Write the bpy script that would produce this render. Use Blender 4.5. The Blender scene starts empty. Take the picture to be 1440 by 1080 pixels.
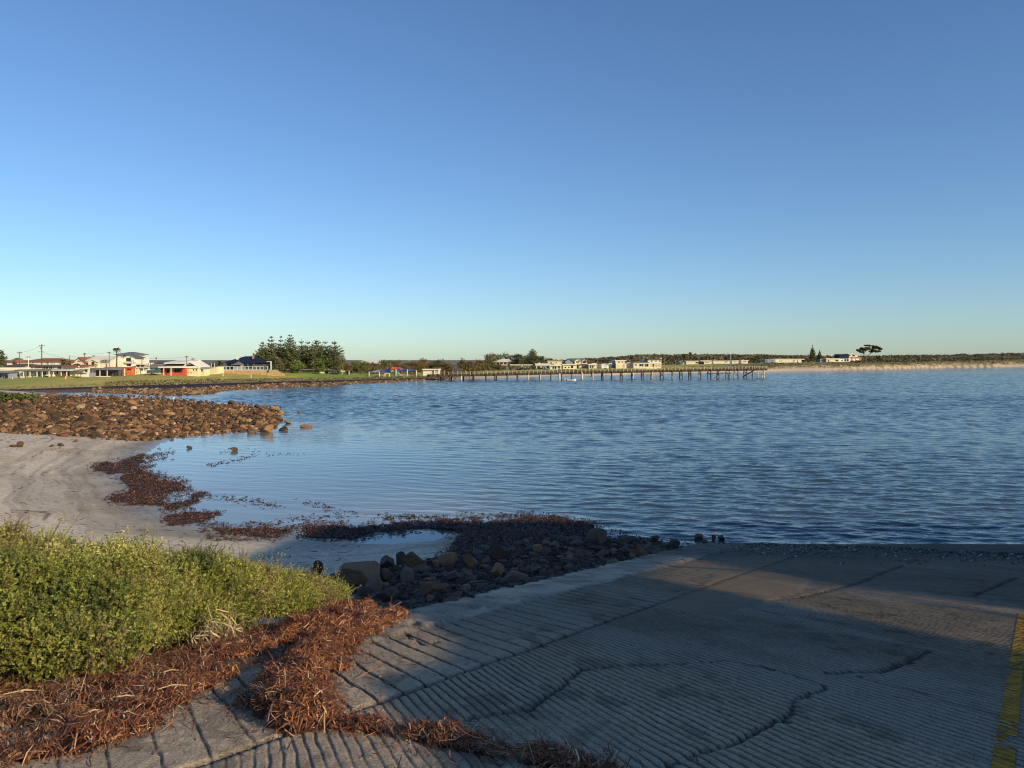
import bpy, bmesh, math, random
import numpy as np
from mathutils import Vector, Matrix

random.seed(7); rng = np.random.default_rng(11)
F, CX, HV, CZ = 1081.0, 720.0, 506.0, 6.0          # focal length and horizon of the lens (1440 px frame), eye height
S = bpy.context.scene
COL = S.collection

# ------------------------------------------------------------------ helpers
def PD(u, v, d): return ((u-CX)/F*d, d, CZ-(v-HV)/F*d)
def PZ(u, v, z=0.0):
    d = (CZ-z)*F/(v-HV); return ((u-CX)/F*d, d, z)
def lerp(a, b, t): return a+(b-a)*t
def sstep(a, b, x):
    t = np.clip((np.asarray(x, float)-a)/(b-a), 0, 1); return t*t*(3-2*t)

def hash2(ix, iy, s):
    n = (ix*374761393 + iy*668265263 + s*974711) & 0x7fffffff
    n = ((n ^ (n >> 13))*1274126177) & 0x7fffffff
    return ((n ^ (n >> 16)) & 0xffff)/65535.0
def vnoise(x, y, s=0):
    x = np.asarray(x, float); y = np.asarray(y, float)
    ix = np.floor(x).astype(np.int64); iy = np.floor(y).astype(np.int64)
    fx = x-ix; fy = y-iy; fx = fx*fx*(3-2*fx); fy = fy*fy*(3-2*fy)
    a = hash2(ix, iy, s); b = hash2(ix+1, iy, s); c = hash2(ix, iy+1, s); d = hash2(ix+1, iy+1, s)
    return (a+(b-a)*fx)*(1-fy)+(c+(d-c)*fx)*fy
def fbm(x, y, s=0, o=4):
    r = 0; a = .5; t = 0
    for i in range(o):
        r = r+a*vnoise(np.asarray(x)*2**i, np.asarray(y)*2**i, s+i*17); t += a; a *= .5
    return r/t

def inside(px, py, poly):
    r = np.zeros(np.shape(px), bool); n = len(poly)
    for i in range(n):
        x1, y1 = poly[i]; x2, y2 = poly[(i+1) % n]
        if y1 == y2: continue
        c = ((y1 > py) != (y2 > py)) & (px < (x2-x1)*(py-y1)/(y2-y1)+x1)
        r ^= c
    return r
def segdist(px, py, pts, closed=False):
    d = np.full(np.shape(px), 1e9); n = len(pts)
    for i in range(n if closed else n-1):
        x1, y1 = pts[i]; x2, y2 = pts[(i+1) % n]
        dx, dy = x2-x1, y2-y1; L = dx*dx+dy*dy+1e-12
        t = np.clip(((px-x1)*dx+(py-y1)*dy)/L, 0, 1)
        d = np.minimum(d, np.hypot(px-x1-t*dx, py-y1-t*dy))
    return d
def sdist(px, py, poly): return segdist(px, py, poly, True)*np.where(inside(px, py, poly), 1, -1)

def link(o, parent=None):
    COL.objects.link(o)
    if parent is not None: o.parent = parent
    return o
def mesh_np(name, V, Fc, mat=None, col=None, attrs=None, parent=None, smooth=False, kind=None):
    V = np.asarray(V, np.float32); Fc = np.asarray(Fc, np.int32)
    me = bpy.data.meshes.new(name); k = Fc.shape[1]
    me.vertices.add(len(V)); me.vertices.foreach_set('co', V.ravel())
    me.loops.add(Fc.size); me.loops.foreach_set('vertex_index', Fc.ravel())
    me.polygons.add(len(Fc)); me.polygons.foreach_set('loop_start', np.arange(0, Fc.size, k, dtype=np.int32))
    me.polygons.foreach_set('use_smooth', np.full(len(Fc), smooth))
    me.update(calc_edges=True)
    if col is not None:
        a = me.color_attributes.new('col', 'FLOAT_COLOR', 'POINT')
        c = np.ones((len(V), 4), np.float32); c[:, :3] = col; a.data.foreach_set('color', c.ravel())
    for n_, v_ in (attrs or {}).items():
        a = me.attributes.new(n_, 'FLOAT', 'POINT'); a.data.foreach_set('value', np.asarray(v_, np.float32))
    if mat: me.materials.append(mat)
    o = bpy.data.objects.new(name, me); link(o, parent)
    if kind: o['kind'] = kind
    return o
def grid_faces(nr, nc):
    i = np.arange(nr*nc).reshape(nr, nc)
    return np.stack([i[:-1, :-1].ravel(), i[:-1, 1:].ravel(), i[1:, 1:].ravel(), i[1:, :-1].ravel()], 1)
def prune(V, Fc, keepF, *arrs):
    Fc = Fc[keepF]; used = np.zeros(len(V), bool); used[Fc.ravel()] = True
    m = np.cumsum(used)-1
    return (V[used], m[Fc])+tuple(a[used] for a in arrs)

def tag(o, label, cat, group=None, kind=None):
    o['label'] = label; o['category'] = cat
    if group: o['group'] = group
    if kind: o['kind'] = kind
    return o
def thing(name, loc, label, cat, group=None, rz=0.0):
    o = bpy.data.objects.new(name, None); o.empty_display_size = .3; link(o)
    o.location = loc; o.rotation_euler = (0, 0, rz); return tag(o, label, cat, group)

class MB:
    def __init__(s): s.v = []; s.f = []
    def add(s, v, f):
        b = len(s.v); s.v += [tuple(p) for p in v]; s.f += [tuple(i+b for i in q) for q in f]; return s
    def box(s, x0, x1, y0, y1, z0, z1):
        return s.add([(x0,y0,z0),(x1,y0,z0),(x1,y1,z0),(x0,y1,z0),(x0,y0,z1),(x1,y0,z1),(x1,y1,z1),(x0,y1,z1)],
                     [(0,3,2,1),(4,5,6,7),(0,1,5,4),(1,2,6,5),(2,3,7,6),(3,0,4,7)])
    def prism(s, poly, y0, y1):                     # xz polygon extruded along y
        n = len(poly)
        v = [(x, y0, z) for x, z in poly]+[(x, y1, z) for x, z in poly]
        f = [tuple(range(n)), tuple(range(2*n-1, n-1, -1))]+[(i, i+n, (i+1) % n+n, (i+1) % n) for i in range(n)]
        return s.add(v, f)
    def prismx(s, poly, x0, x1):                    # yz polygon extruded along x
        n = len(poly)
        v = [(x0, y, z) for y, z in poly]+[(x1, y, z) for y, z in poly]
        f = [tuple(range(n)), tuple(range(2*n-1, n-1, -1))]+[(i, i+n, (i+1) % n+n, (i+1) % n) for i in range(n)]
        return s.add(v, f)
    def tube(s, pts, r, n=6):
        pts = [Vector(p) for p in pts]; rs = r if isinstance(r, (list, tuple)) else [r]*len(pts)
        b = len(s.v)
        for i, p in enumerate(pts):
            t = (pts[min(i+1, len(pts)-1)]-pts[max(i-1, 0)]).normalized()
            a = Vector((1, 0, 0)) if abs(t.x) < .8 else Vector((0, 1, 0))
            e1 = t.cross(a).normalized(); e2 = t.cross(e1)
            for k in range(n):
                q = p+(e1*math.cos(2*math.pi*k/n)+e2*math.sin(2*math.pi*k/n))*rs[i]; s.v.append(tuple(q))
        for i in range(len(pts)-1):
            for k in range(n):
                s.f.append((b+i*n+k, b+i*n+(k+1) % n, b+(i+1)*n+(k+1) % n, b+(i+1)*n+k))
        s.f.append(tuple(b+k for k in range(n-1, -1, -1))); e = b+(len(pts)-1)*n
        s.f.append(tuple(e+k for k in range(n))); return s
    def build(s, name, mat, parent=None, smooth=False, kind=None):
        me = bpy.data.meshes.new(name); me.from_pydata(s.v, [], s.f)
        bm = bmesh.new(); bm.from_mesh(me); bmesh.ops.recalc_face_normals(bm, faces=bm.faces); bm.to_mesh(me); bm.free()
        if smooth: me.polygons.foreach_set('use_smooth', [True]*len(me.polygons))
        me.materials.append(mat); o = bpy.data.objects.new(name, me); link(o, parent)
        if kind: o['kind'] = kind
        return o

# ------------------------------------------------------------------ materials
MATS = {}
def newmat(name):
    m = bpy.data.materials.new(name); m.use_nodes = True
    return m, m.node_tree.nodes, m.node_tree.links, m.node_tree.nodes['Principled BSDF']
def nd(nodes, t, **kw):
    n = nodes.new(t)
    for k, v in kw.items():
        if k in n.inputs.keys() if isinstance(k, str) else False: n.inputs[k].default_value = v
        else: setattr(n, k, v)
    return n
def noise(nodes, links, scale, detail=4, vec=None, rough=.6):
    n = nodes.new('ShaderNodeTexNoise'); n.inputs['Scale'].default_value = scale
    n.inputs['Detail'].default_value = detail; n.inputs['Roughness'].default_value = rough
    if vec: links.new(vec, n.inputs['Vector'])
    return n
def rampn(nodes, links, src, stops):
    r = nodes.new('ShaderNodeValToRGB'); e = r.color_ramp.elements
    while len(e) < len(stops): e.new(.5)
    for i, (p, c) in enumerate(stops):
        e[i].position = p; e[i].color = (*c, 1) if len(c) == 3 else c
    links.new(src, r.inputs['Fac']); return r
def mult(nodes, links, a, b, fac=1.0):
    m = nodes.new('ShaderNodeMix'); m.data_type = 'RGBA'; m.blend_type = 'MULTIPLY'; m.inputs[0].default_value = fac
    links.new(a, m.inputs[6]); links.new(b, m.inputs[7]); return m.outputs[2]
def flat(key, c, rough=.7, var=.18, scale=1.5, bump=0.0, spec=.3, metal=0.0, bscale=20):
    if key in MATS: return MATS[key]
    m, n, l, b = newmat(key)
    tc = n.new('ShaderNodeTexCoord')
    ns = noise(n, l, scale, 5, tc.outputs['Object'])
    r = rampn(n, l, ns.outputs['Fac'], [(.3, tuple(x*(1-var) for x in c)), (.7, tuple(min(1, x*(1+var*.6)) for x in c))])
    l.new(r.outputs['Color'], b.inputs['Base Color']); b.inputs['Roughness'].default_value = rough
    b.inputs['Specular IOR Level'].default_value = spec; b.inputs['Metallic'].default_value = metal
    if bump:
        n2 = noise(n, l, bscale, 6, tc.outputs['Object']); bp = n.new('ShaderNodeBump')
        bp.inputs['Strength'].default_value = 1; bp.inputs['Distance'].default_value = bump
        l.new(n2.outputs['Fac'], bp.inputs['Height']); l.new(bp.outputs['Normal'], b.inputs['Normal'])
    MATS[key] = m; return m
def vcol(key, rough=.8, nscale=8.0, lo=.7, hi=1.25, bump=.01, bscale=30, spec=.25, rattr=None, trans=0.0, objvar=0.0):
    m, n, l, b = newmat(key)
    at = n.new('ShaderNodeAttribute'); at.attribute_name = 'col'
    tc = n.new('ShaderNodeTexCoord')
    ns = noise(n, l, nscale, 6, tc.outputs['Object'])
    r = rampn(n, l, ns.outputs['Fac'], [(.3, (lo,)*3), (.7, (hi,)*3)])
    c = mult(n, l, at.outputs['Color'], r.outputs['Color'])
    l.new(c, b.inputs['Base Color'])
    if rattr:
        ra = n.new('ShaderNodeAttribute'); ra.attribute_name = rattr; l.new(ra.outputs['Fac'], b.inputs['Roughness'])
    else: b.inputs['Roughness'].default_value = rough
    b.inputs['Specular IOR Level'].default_value = spec
    if bump:
        n2 = noise(n, l, bscale, 6, tc.outputs['Object']); bp = n.new('ShaderNodeBump')
        bp.inputs['Strength'].default_value = 1; bp.inputs['Distance'].default_value = bump
        l.new(n2.outputs['Fac'], bp.inputs['Height']); l.new(bp.outputs['Normal'], b.inputs['Normal'])
    if trans:
        ts = n.new('ShaderNodeBsdfTranslucent'); l.new(c, ts.inputs['Color']); mx = n.new('ShaderNodeMixShader')
        mx.inputs[0].default_value = trans; l.new(b.outputs[0], mx.inputs[1]); l.new(ts.outputs[0], mx.inputs[2])
        l.new(mx.outputs[0], n['Material Output'].inputs['Surface'])
    MATS[key] = m; return m
def rockmat(key, stops, scale=2.0, bump=.03, rough=.8, bscale=9, spec=.3):
    m, n, l, b = newmat(key)
    tc = n.new('ShaderNodeTexCoord'); oi = n.new('ShaderNodeObjectInfo')
    ns = noise(n, l, scale, 6, tc.outputs['Object'])
    ma = n.new('ShaderNodeMath'); ma.operation = 'MULTIPLY_ADD'; l.new(oi.outputs['Random'], ma.inputs[0])
    ma.inputs[1].default_value = .5
    mb = n.new('ShaderNodeMath'); mb.operation = 'MULTIPLY'; l.new(ns.outputs['Fac'], mb.inputs[0]); mb.inputs[1].default_value = .7
    l.new(mb.outputs[0], ma.inputs[2])
    r = rampn(n, l, ma.outputs[0], stops); l.new(r.outputs['Color'], b.inputs['Base Color'])
    b.inputs['Roughness'].default_value = rough; b.inputs['Specular IOR Level'].default_value = spec
    n2 = noise(n, l, bscale, 8, tc.outputs['Object']); bp = n.new('ShaderNodeBump')
    bp.inputs['Strength'].default_value = 1; bp.inputs['Distance'].default_value = bump
    l.new(n2.outputs['Fac'], bp.inputs['Height']); l.new(bp.outputs['Normal'], b.inputs['Normal'])
    MATS[key] = m; return m

# ------------------------------------------------------------------ camera, sun, sky
cam = bpy.data.cameras.new('camera'); co = bpy.data.objects.new('camera', cam); link(co)
co.location = (0, 0, CZ); co.rotation_euler = (math.radians(90), 0, 0)
cam.sensor_width = 36; cam.lens = 36*F/1440; cam.shift_y = -(540-HV)/1440
cam.clip_start = .1; cam.clip_end = 30000; S.camera = co
SUN_EL, SUN_AZ = math.radians(21.0), math.radians(130.0)      # azimuth clockwise from +Y
sl = bpy.data.lights.new('sun', 'SUN'); sl.energy = 5.0; sl.angle = math.radians(.5); sl.color = (1.0, .79, .49)
so = bpy.data.objects.new('sun', sl); link(so)
sd = Vector((math.sin(SUN_AZ)*math.cos(SUN_EL), math.cos(SUN_AZ)*math.cos(SUN_EL), math.sin(SUN_EL)))
so.rotation_euler = sd.to_track_quat('Z', 'Y').to_euler(); so.location = (20, -20, 20)
w = bpy.data.worlds.new('World'); S.world = w; w.use_nodes = True
wn, wl = w.node_tree.nodes, w.node_tree.links
sk = wn.new('ShaderNodeTexSky'); sk.sky_type = 'NISHITA'; sk.sun_disc = False
sk.sun_elevation = SUN_EL; sk.sun_rotation = SUN_AZ
sk.air_density = 1.0; sk.dust_density = .3; sk.ozone_density = 1.6; sk.altitude = 0
tint = wn.new('ShaderNodeMix'); tint.data_type = 'RGBA'; tint.blend_type = 'MULTIPLY'; tint.inputs[0].default_value = 1
tint.inputs[7].default_value = (.545, .715, .935, 1)              # the photo's cool white balance
wl.new(sk.outputs[0], tint.inputs[6]); wl.new(tint.outputs[2], wn['Background'].inputs['Color']); wn['Background'].inputs['Strength'].default_value = .15
S.render.filter_size = 1.1; S.cycles.pixel_filter_type = 'BLACKMAN_HARRIS'; S.cycles.filter_width = 1.1
S.view_settings.view_transform = 'Standard'; S.view_settings.look = 'None'
S.view_settings.exposure = 0.0; S.view_settings.gamma = 1
# ------------------------------------------------------------------ terrain functions
RS, R0 = .191, 4.783
def Rp(y): return np.minimum(4.5, R0-RS*np.asarray(y, float))
def ramp_hit(u, v):
    d = (CZ-R0)/((v-HV)/F-RS); return ((u-CX)/F*d, d)
EUP = [(-4.1, 2.4), (-1.5, 8.1), (4.6, 21.7), (6.7, 26.4)]       # outer edge of the concrete lip
ELO = [(-3.75, 2.4), (-.82, 7.8), (4.2, 17.6), (6.9, 23.4), (8.4, 26.6)]
def side(x, y, pl):                                              # distance to the right of a line that climbs in y
    x = np.asarray(x, float); y = np.asarray(y, float)
    ys = [p[1] for p in pl]; xs = [p[0] for p in pl]
    sl_ = .9
    yy = np.clip(y, ys[0], ys[-1])
    return (x-np.interp(yy, ys, xs)-(y-yy)*.45)*sl_
SHORE_PX = [(1700,784),(1440,776),(1200,766),(1040,762),(960,766),(900,763),(850,757),(800,748),(740,738),(640,737),(540,742),
            (480,751),(420,753),(360,746),(300,736),(240,712),(213,690),(190,660),(215,634),(250,613),(300,606),(340,607),(385,603),
            (393,588),(390,576),(340,570.5),(270,566),(200,561),(130,557.3),(75,555.6),(58,551),(40,547.5),(-300,547.5)]
NEAR = [PZ(u, v)[:2] for u, v in SHORE_PX]
NEAR = [(45, 24)]+NEAR+[(-330, 150), (-330, -40), (45, -40)]
POOLS = [[(478,758),(520,752),(560,750),(600,745),(642,752),(622,765),(560,770),(505,767)],
         [(228,626),(262,615),(280,612),(250,640),(215,655),(205,650)]]
POOLW = [[PZ(u, v)[:2] for u, v in p] for p in POOLS]
def UV(x, y, z):
    y = np.maximum(y, .5); return CX+F*x/y, HV+(CZ-z)/y*F
def znear(x, y):
    x = np.asarray(x, float); y = np.asarray(y, float)
    wob = .8*(fbm(x*.35, y*.35, 3)-.5)*np.clip(y/25, .3, 2.0)
    s = sdist(x, y, NEAR)+wob
    z = np.where(s > 0, np.minimum(.062*s, .35+.035*s), .11*s)
    z = np.minimum(z, 1.9)+.035*(fbm(x*.8, y*.8, 9)-.5)
    for pw in POOLW:
        z = np.where(True, z-.16*sstep(-.5, .5, sdist(x, y, pw)+1.2*(fbm(x*1.2, y*1.2, 5)-.5)), z)
    z = np.maximum(z, -1.2)
    zb = Rp(np.minimum(y, 8.2))-.6*np.maximum(0, y-8.2)+.05*(fbm(x*2, y*2, 4)-.5)
    sE = side(x, y, EUP)
    z = np.where(sE < .25, np.maximum(z, np.where(y < 14, zb, -9)), z)
    z = np.where(sE >= .25, Rp(y)-.35, z)
    return z, s
# far profiles, by picture column
U = [-250,0,60,120,190,235,294,313,340,380,465,507,611,700,757,860,895,965,1034,1127,1240,1330,1440,1690]
VS = [554,553,552,552,554,556.7,554.6,550,548,545.6,542.5,539.5,534.4,532,530,528,526.3,525,524,522.3,520,517.7,516.2,513.8]
UF = [-250,0,18,97,200,277,380,437,520,583,611,700,800,860,900,965,1034,1127,1240,1330,1440,1690]
VF = [549,548,548,545,542,540,537,535.6,533.5,531.7,530.5,527.5,524.5,523.5,523,521.5,520,517.8,515.8,514.6,512.6,510.8]
UZ, ZF = [-250,200,600,860,1034,1240,1440,1690], [.45,.55,.6,1.2,1.3,1.8,1.9,1.9]
USC, VSC = [-250,600,700,860,1034,1075,1127,1240,1330,1440,1690], [0,0,524.6,520.5,517,515.2,514,511.9,510.3,508.7,507.5]
UT = [-250,0,28,111,153,200,263,305,431,520,583,700,785,860,930,1000,1100,1240,1330,1440,1690]
VT = [535,533.7,531.7,530,529,526.6,525.6,525.2,526.5,529,529,523.6,520,517.6,516.2,512.4,510.4,508.8,507,505,504]
DT = [170,175,178,182,186,190,198,205,218,238,250,292,330,350,385,450,485,560,650,760,960]
UC, VC = [-250,480,600,700,840,900,960,1040,1140,1220,1330,1440,1690], [509.5,510,510.5,509.5,505.5,501,500.2,500.6,502.2,501.2,499.6,497.3,496]
def fprof(u):
    vs = np.interp(u, U, VS); ds = CZ*F/(vs-HV)
    zf = np.interp(u, UZ, ZF); df = (CZ-zf)*F/(np.interp(u, UF, VF)-HV); df = np.maximum(df, ds+4)
    dt = np.maximum(np.interp(u, UT, DT), df+10); zt = CZ-(np.interp(u, UT, VT)-HV)/F*dt
    dsc = df+np.where(u > 650, .45, .5)*(dt-df)*np.where(u > 1060, .5, 1)
    vsc = np.interp(u, USC, VSC); zsc = np.where(u > 700, CZ-(vsc-HV)/F*dsc, zf+(zt-zf)*.62)
    zc = CZ-(np.interp(u, UC, VC)-HV)/F*1300
    z5 = np.maximum(zt+.4, np.interp(u, [-250,480,600,1690], [3.0,3.0,1.5,6]))
    z6 = lerp(z5, zc, .55)
    D = [ds-14, ds, df, dsc, dt, dt+60, np.full_like(ds, 900.), np.full_like(ds, 1300.), np.full_like(ds, 3000.), np.full_like(ds, 20000.)]
    Z = [np.full_like(ds, -1.2), np.zeros_like(ds), zf, zsc, zt, z5, z6, zc, zc*.6, np.full_like(ds, 1.)]
    return D, Z
def zfar(u, d):
    D, Z = fprof(u); z = np.full(np.shape(d), -1.2); par = np.zeros(np.shape(d))
    for k in range(len(D)-1):
        m = (d >= D[k]) & (d < D[k+1]); t = (d-D[k])/np.maximum(D[k+1]-D[k], 1e-6)
        z = np.where(m, lerp(Z[k], Z[k+1], t), z); par = np.where(m, k+t, par)
    return z, par
def zland(x, y):
    x = np.asarray(x, float); y = np.asarray(y, float)
    zn, s = znear(x, y); u = CX+F*x/np.maximum(y, 1)
    zf, par = zfar(u, y); zf = np.where(y > 110, zf, -1.2)
    return np.maximum(zn, zf)
def hit(u, v, d0=3.0, d1=400.0):                                # first place the sight line meets the land
    d = d0*(d1/d0)**np.linspace(0, 1, 1500); x = (u-CX)/F*d; zr = CZ-(v-HV)/F*d
    b = zr-zland(x, d); i = int(np.argmax(b <= 0)) if (b <= 0).any() else len(d)-1
    return x[i], d[i], float(zr[i])

# ------------------------------------------------------------------ ground sheet
cu = np.arange(-300, 1745, 2.0)
vv = np.concatenate([np.arange(1150, 800, -6.0), np.arange(800, 620, -1.2), np.arange(620, 560, -.8)])
dd = np.concatenate([CZ*F/(vv-HV), 120*(420/120)**np.linspace(0, 1, 230), 424*(900/424)**np.linspace(0, 1, 60)[0:], 910*(1300/910)**np.linspace(0, 1, 20), np.array([1400, 1700, 2200, 3000, 5000, 9000, 20000.])])
dd = np.unique(dd)
UU, DD = np.meshgrid(cu, dd); XX = (UU-CX)/F*DD
zn, sN = znear(XX, DD); zf, par = zfar(UU, DD); zf = np.where(DD > 110, zf, -1.2)
ZZ = np.maximum(zn, zf); isfar = zf > zn
bumpy = np.where(isfar & (par > 2.0), (fbm(XX*.25, DD*.1, 21)-.5)*np.clip((par-2)*.8, 0, .7), 0)
ZZ = ZZ+bumpy*np.where(par > 5, np.clip(DD/300, 1, 3), 1)
uu, vpx = UV(XX, DD, ZZ)
# zone colours (the stuff lying there, plus haze painted on the far left hill)
def mixc(c, new, m): return c*(1-m[..., None])+np.array(new)*m[..., None]
n1 = fbm(XX*.5, DD*.5, 31); n2 = fbm(XX*2.2, DD*1.6, 33); n3 = fbm(XX*.12, DD*.05, 37); n4 = fbm(XX*.9, DD*.35, 39, 5)
C = np.zeros(XX.shape+(3,))+np.array((.62, .53, .40))
C = C*(.86+.28*n1)[..., None]
C = mixc(C, (.38, .27, .16), sstep(.55, .72, fbm(XX*.25, DD*.35, 41))*.45)
bn = fbm(sN*.9+.25*XX, XX*.06+3, 42, 4); C = mixc(C, (.25, .22, .18), sstep(.52, .66, bn)*.36)   # damp bands along the tide lines
tk = fbm(sN*3.2+.9*fbm(XX*.2, DD*.2, 44), XX*.10, 46, 3); C = mixc(C, (.22, .185, .14), sstep(.60, .72, tk)*.36)
# fine drift lines left by the tide
dl = np.abs(((sN*.42+2.2*fbm(XX*.12, DD*.12, 43)) % 1.0)-.5)
C = mixc(C, (.09, .06, .045), (1-sstep(.0, .05, dl))*sstep(.45, .65, fbm(XX*.5, DD*.5, 45))*sstep(2, 5, sN)*.8)
C = C*(1-.5*(1-sstep(.5, 4.2, sN+1.6*(n1-.5))))[..., None]
rough = .92-.62*(1-sstep(.2, 3.2, sN))*(~isfar)
WR = [[(128,657),(150,650),(200,658),(205,668),(150,668)],[(165,652),(190,640),(235,634),(240,640),(205,656),(185,660)],
      [(170,668),(205,665),(262,684),(240,692),(226,706),(160,704),(180,690)],[(236,726),(270,720),(305,722),(290,733),(240,735)],
      [(238,712),(270,697),(284,698),(262,716)],[(285,741),(330,739),(400,750),(390,758),(310,752)],[(400,745),(440,738),(520,742),(500,755),(410,756)],
      [(505,742),(530,732),(600,735),(640,728),(740,724),(830,742),(850,760),(960,766),(1010,770),(900,800),(740,850),(600,900),(540,880),(470,830),(560,800),(640,775),(648,752),(600,744),(560,750)]]
wr = np.full(XX.shape, -99.)
near = DD < 70
un, vn_ = uu[near], vpx[near]
sc_ = np.clip((vn_-HV)/200, .2, 2)
t = np.full(un.shape, -99.)
for p in WR: t = np.maximum(t, sdist(un, vn_*1.0, p))
t = t+24*(fbm(XX[near]*1.1, DD[near]*.8, 47, 5)-.5)*sc_
wr[near] = t
wm = sstep(-1, 2.5, wr)
C = mixc(C, (.030, .018, .015), wm*.95)
rough = np.where(wm > .3, .7, rough)
# bank and slope by the ramp: brown litter and soil
bk = (1-sstep(9.5, 12.5, DD))*(~isfar)
C = mixc(C, (.10, .065, .04), bk)
rough = np.where(bk > .4, .9, rough)
# reef ground
REEF = [(-80,561),(60,555),(150,555.5),(230,560),(300,566),(392,573),(388,602),(330,607),(250,613),(205,620),(100,613),(0,608),(-80,608)]
rf = np.where((DD > 50) & (DD < 150), sdist(uu, vpx, REEF), -99)+6*(n1-.5)
rm = sstep(-2, 3, rf); C = mixc(C, (.085, .05, .028), rm); rough = np.where(rm > .4, .8, rough)
# the far bay: wrack, shelf, sand, grass, scarp, scrub
fm = isfar
wrk = (par > 1) & (par < 2.05) & fm
sandy = sstep(600, 680, uu+40*(n3-.5))
shelf = np.where(par-1 > .62-.25*sstep(300, 500, uu)+.2*(n4-.5), 1., 0.)
cs = mixc(np.zeros_like(C)+np.array((.14, .085, .045))*(.6+.8*n2)[..., None], (.035, .017, .016), shelf)
cs = mixc(cs, (.50, .42, .32), sandy)
C = np.where(wrk[..., None], cs, C)
gr = (par > 2.02) & fm
cg = np.zeros_like(C)+np.array((.44, .39, .085))
cg = mixc(cg, (.29, .34, .065), sstep(.45, .6, n3)); cg = mixc(cg, (.40, .30, .13), sstep(.52, .66, n4)*.7)
cg = mixc(cg, (.22, .33, .045), sstep(405, 440, uu)*(1-sstep(505, 540, uu)))
foot = (1-sstep(2.1, 2.6+.6*(n4-.5), par))*sstep(120, 220, uu)*(1-sstep(620, 680, uu)); cg = mixc(cg, (.19, .155, .10), foot*.8)
lipb = (1-sstep(2.02, 2.2, par))*(1-sstep(560, 640, uu)); cg = mixc(cg, (.42, .31, .19), lipb*.6)
scp = sstep(1060, 1090, uu)*(1-sstep(2.85, 3.1, par+.5*(n4-.5)))
cg = mixc(cg, (.17, .14, .06), sstep(960, 1060, uu)*.8)
cg = mixc(cg, (.60, .44, .25), scp*(.25+.75*sstep(.42, .55, n2))*(1-.4*sstep(1280, 1400, uu))*sstep(.36, .5, n3+.25*(n4-.3)))
cg = mixc(cg, (.12, .10, .055), sstep(5.0, 5.3, par)); cg = mixc(cg, (.22, .20, .14), sstep(5.3, 6.0, par)*(1-sstep(780, 860, uu))); cg = mixc(cg, (.15, .12, .07), sstep(6.5, 6.9, par)*sstep(.4, .6, n3)*.6)  # far left hill paled: haze put into the ground colour
C = np.where(gr[..., None], cg, C); rough = np.where(fm, .9, rough)
V = np.stack([XX, DD, ZZ], -1).reshape(-1, 3); FC = grid_faces(*XX.shape)
zfce = ZZ.ravel()[FC].max(1); sE = side(XX, DD, EUP)
inr = (sE.ravel()[FC].min(1) > 1.0) & (DD.ravel()[FC].max(1) < 25.5)
keep = (zfce > -.35) & ~inr
farF = isfar.ravel()[FC].all(1); parF = par.ravel()[FC].mean(1); uF = uu.ravel()[FC].mean(1)
MG = vcol('ground_soil', nscale=6, lo=.72, hi=1.2, bump=.012, bscale=14, rattr='rgh')
Ca, Ra = C.reshape(-1, 3), rough.ravel()
grp = np.where(~farF, 0, np.where(parF < 2.05, 1, np.where(parF < 4.0, 2, 3)))
bkF = bk.ravel()[FC].mean(1) > .5; rfF = rm.ravel()[FC].mean(1) > .5
grp = np.where((grp == 0) & bkF, 5, np.where((grp == 0) & rfF, 4, grp))
for g, nm in ((0, 'beach'), (1, 'far_beach'), (2, 'grass_bank'), (3, 'ground'), (4, 'rocky_shore'), (5, 'bank')):
    k = keep & (grp == g)
    if not k.any(): continue
    v_, f_, c_, r_ = prune(V, FC, k, Ca, Ra)
    mesh_np(nm, v_, f_, MG, c_, {'rgh': r_}, smooth=True, kind='structure')
# the bank beside the ramp, close to the viewer
bx, by = np.meshgrid(np.arange(-16, -.9, .14), np.arange(1.2, 10.9, .14)); bz = Rp(np.minimum(by, 8.2))-.6*np.maximum(0, by-8.2)+.05*(fbm(bx*2, by*2, 4)-.5)-.03
bz = np.where(side(bx, by, EUP) > -.12, bz-.25, bz); Fb = grid_faces(*bx.shape); kb = side(bx, by, EUP).ravel()[Fb].max(1) < .3
v_, f_, c_ = prune(np.stack([bx, by, bz], -1).reshape(-1, 3), Fb, kb, (np.array([(.10, .065, .04)])*(.6+.8*fbm(bx*3, by*3, 6).ravel())[:, None]))
mesh_np('bank', v_, f_, MG, c_, {'rgh': np.full(len(v_), .9)}, smooth=True, kind='structure')
# parking apron behind the camera, on which the added shade blocker stands
apr = MB(); apr.box(-2.2, 60, -60, 1.45, 3.5, 4.48); apr.build('pavement', flat('apron', (.16, .15, .14), .9, bump=.004), kind='structure')

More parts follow.
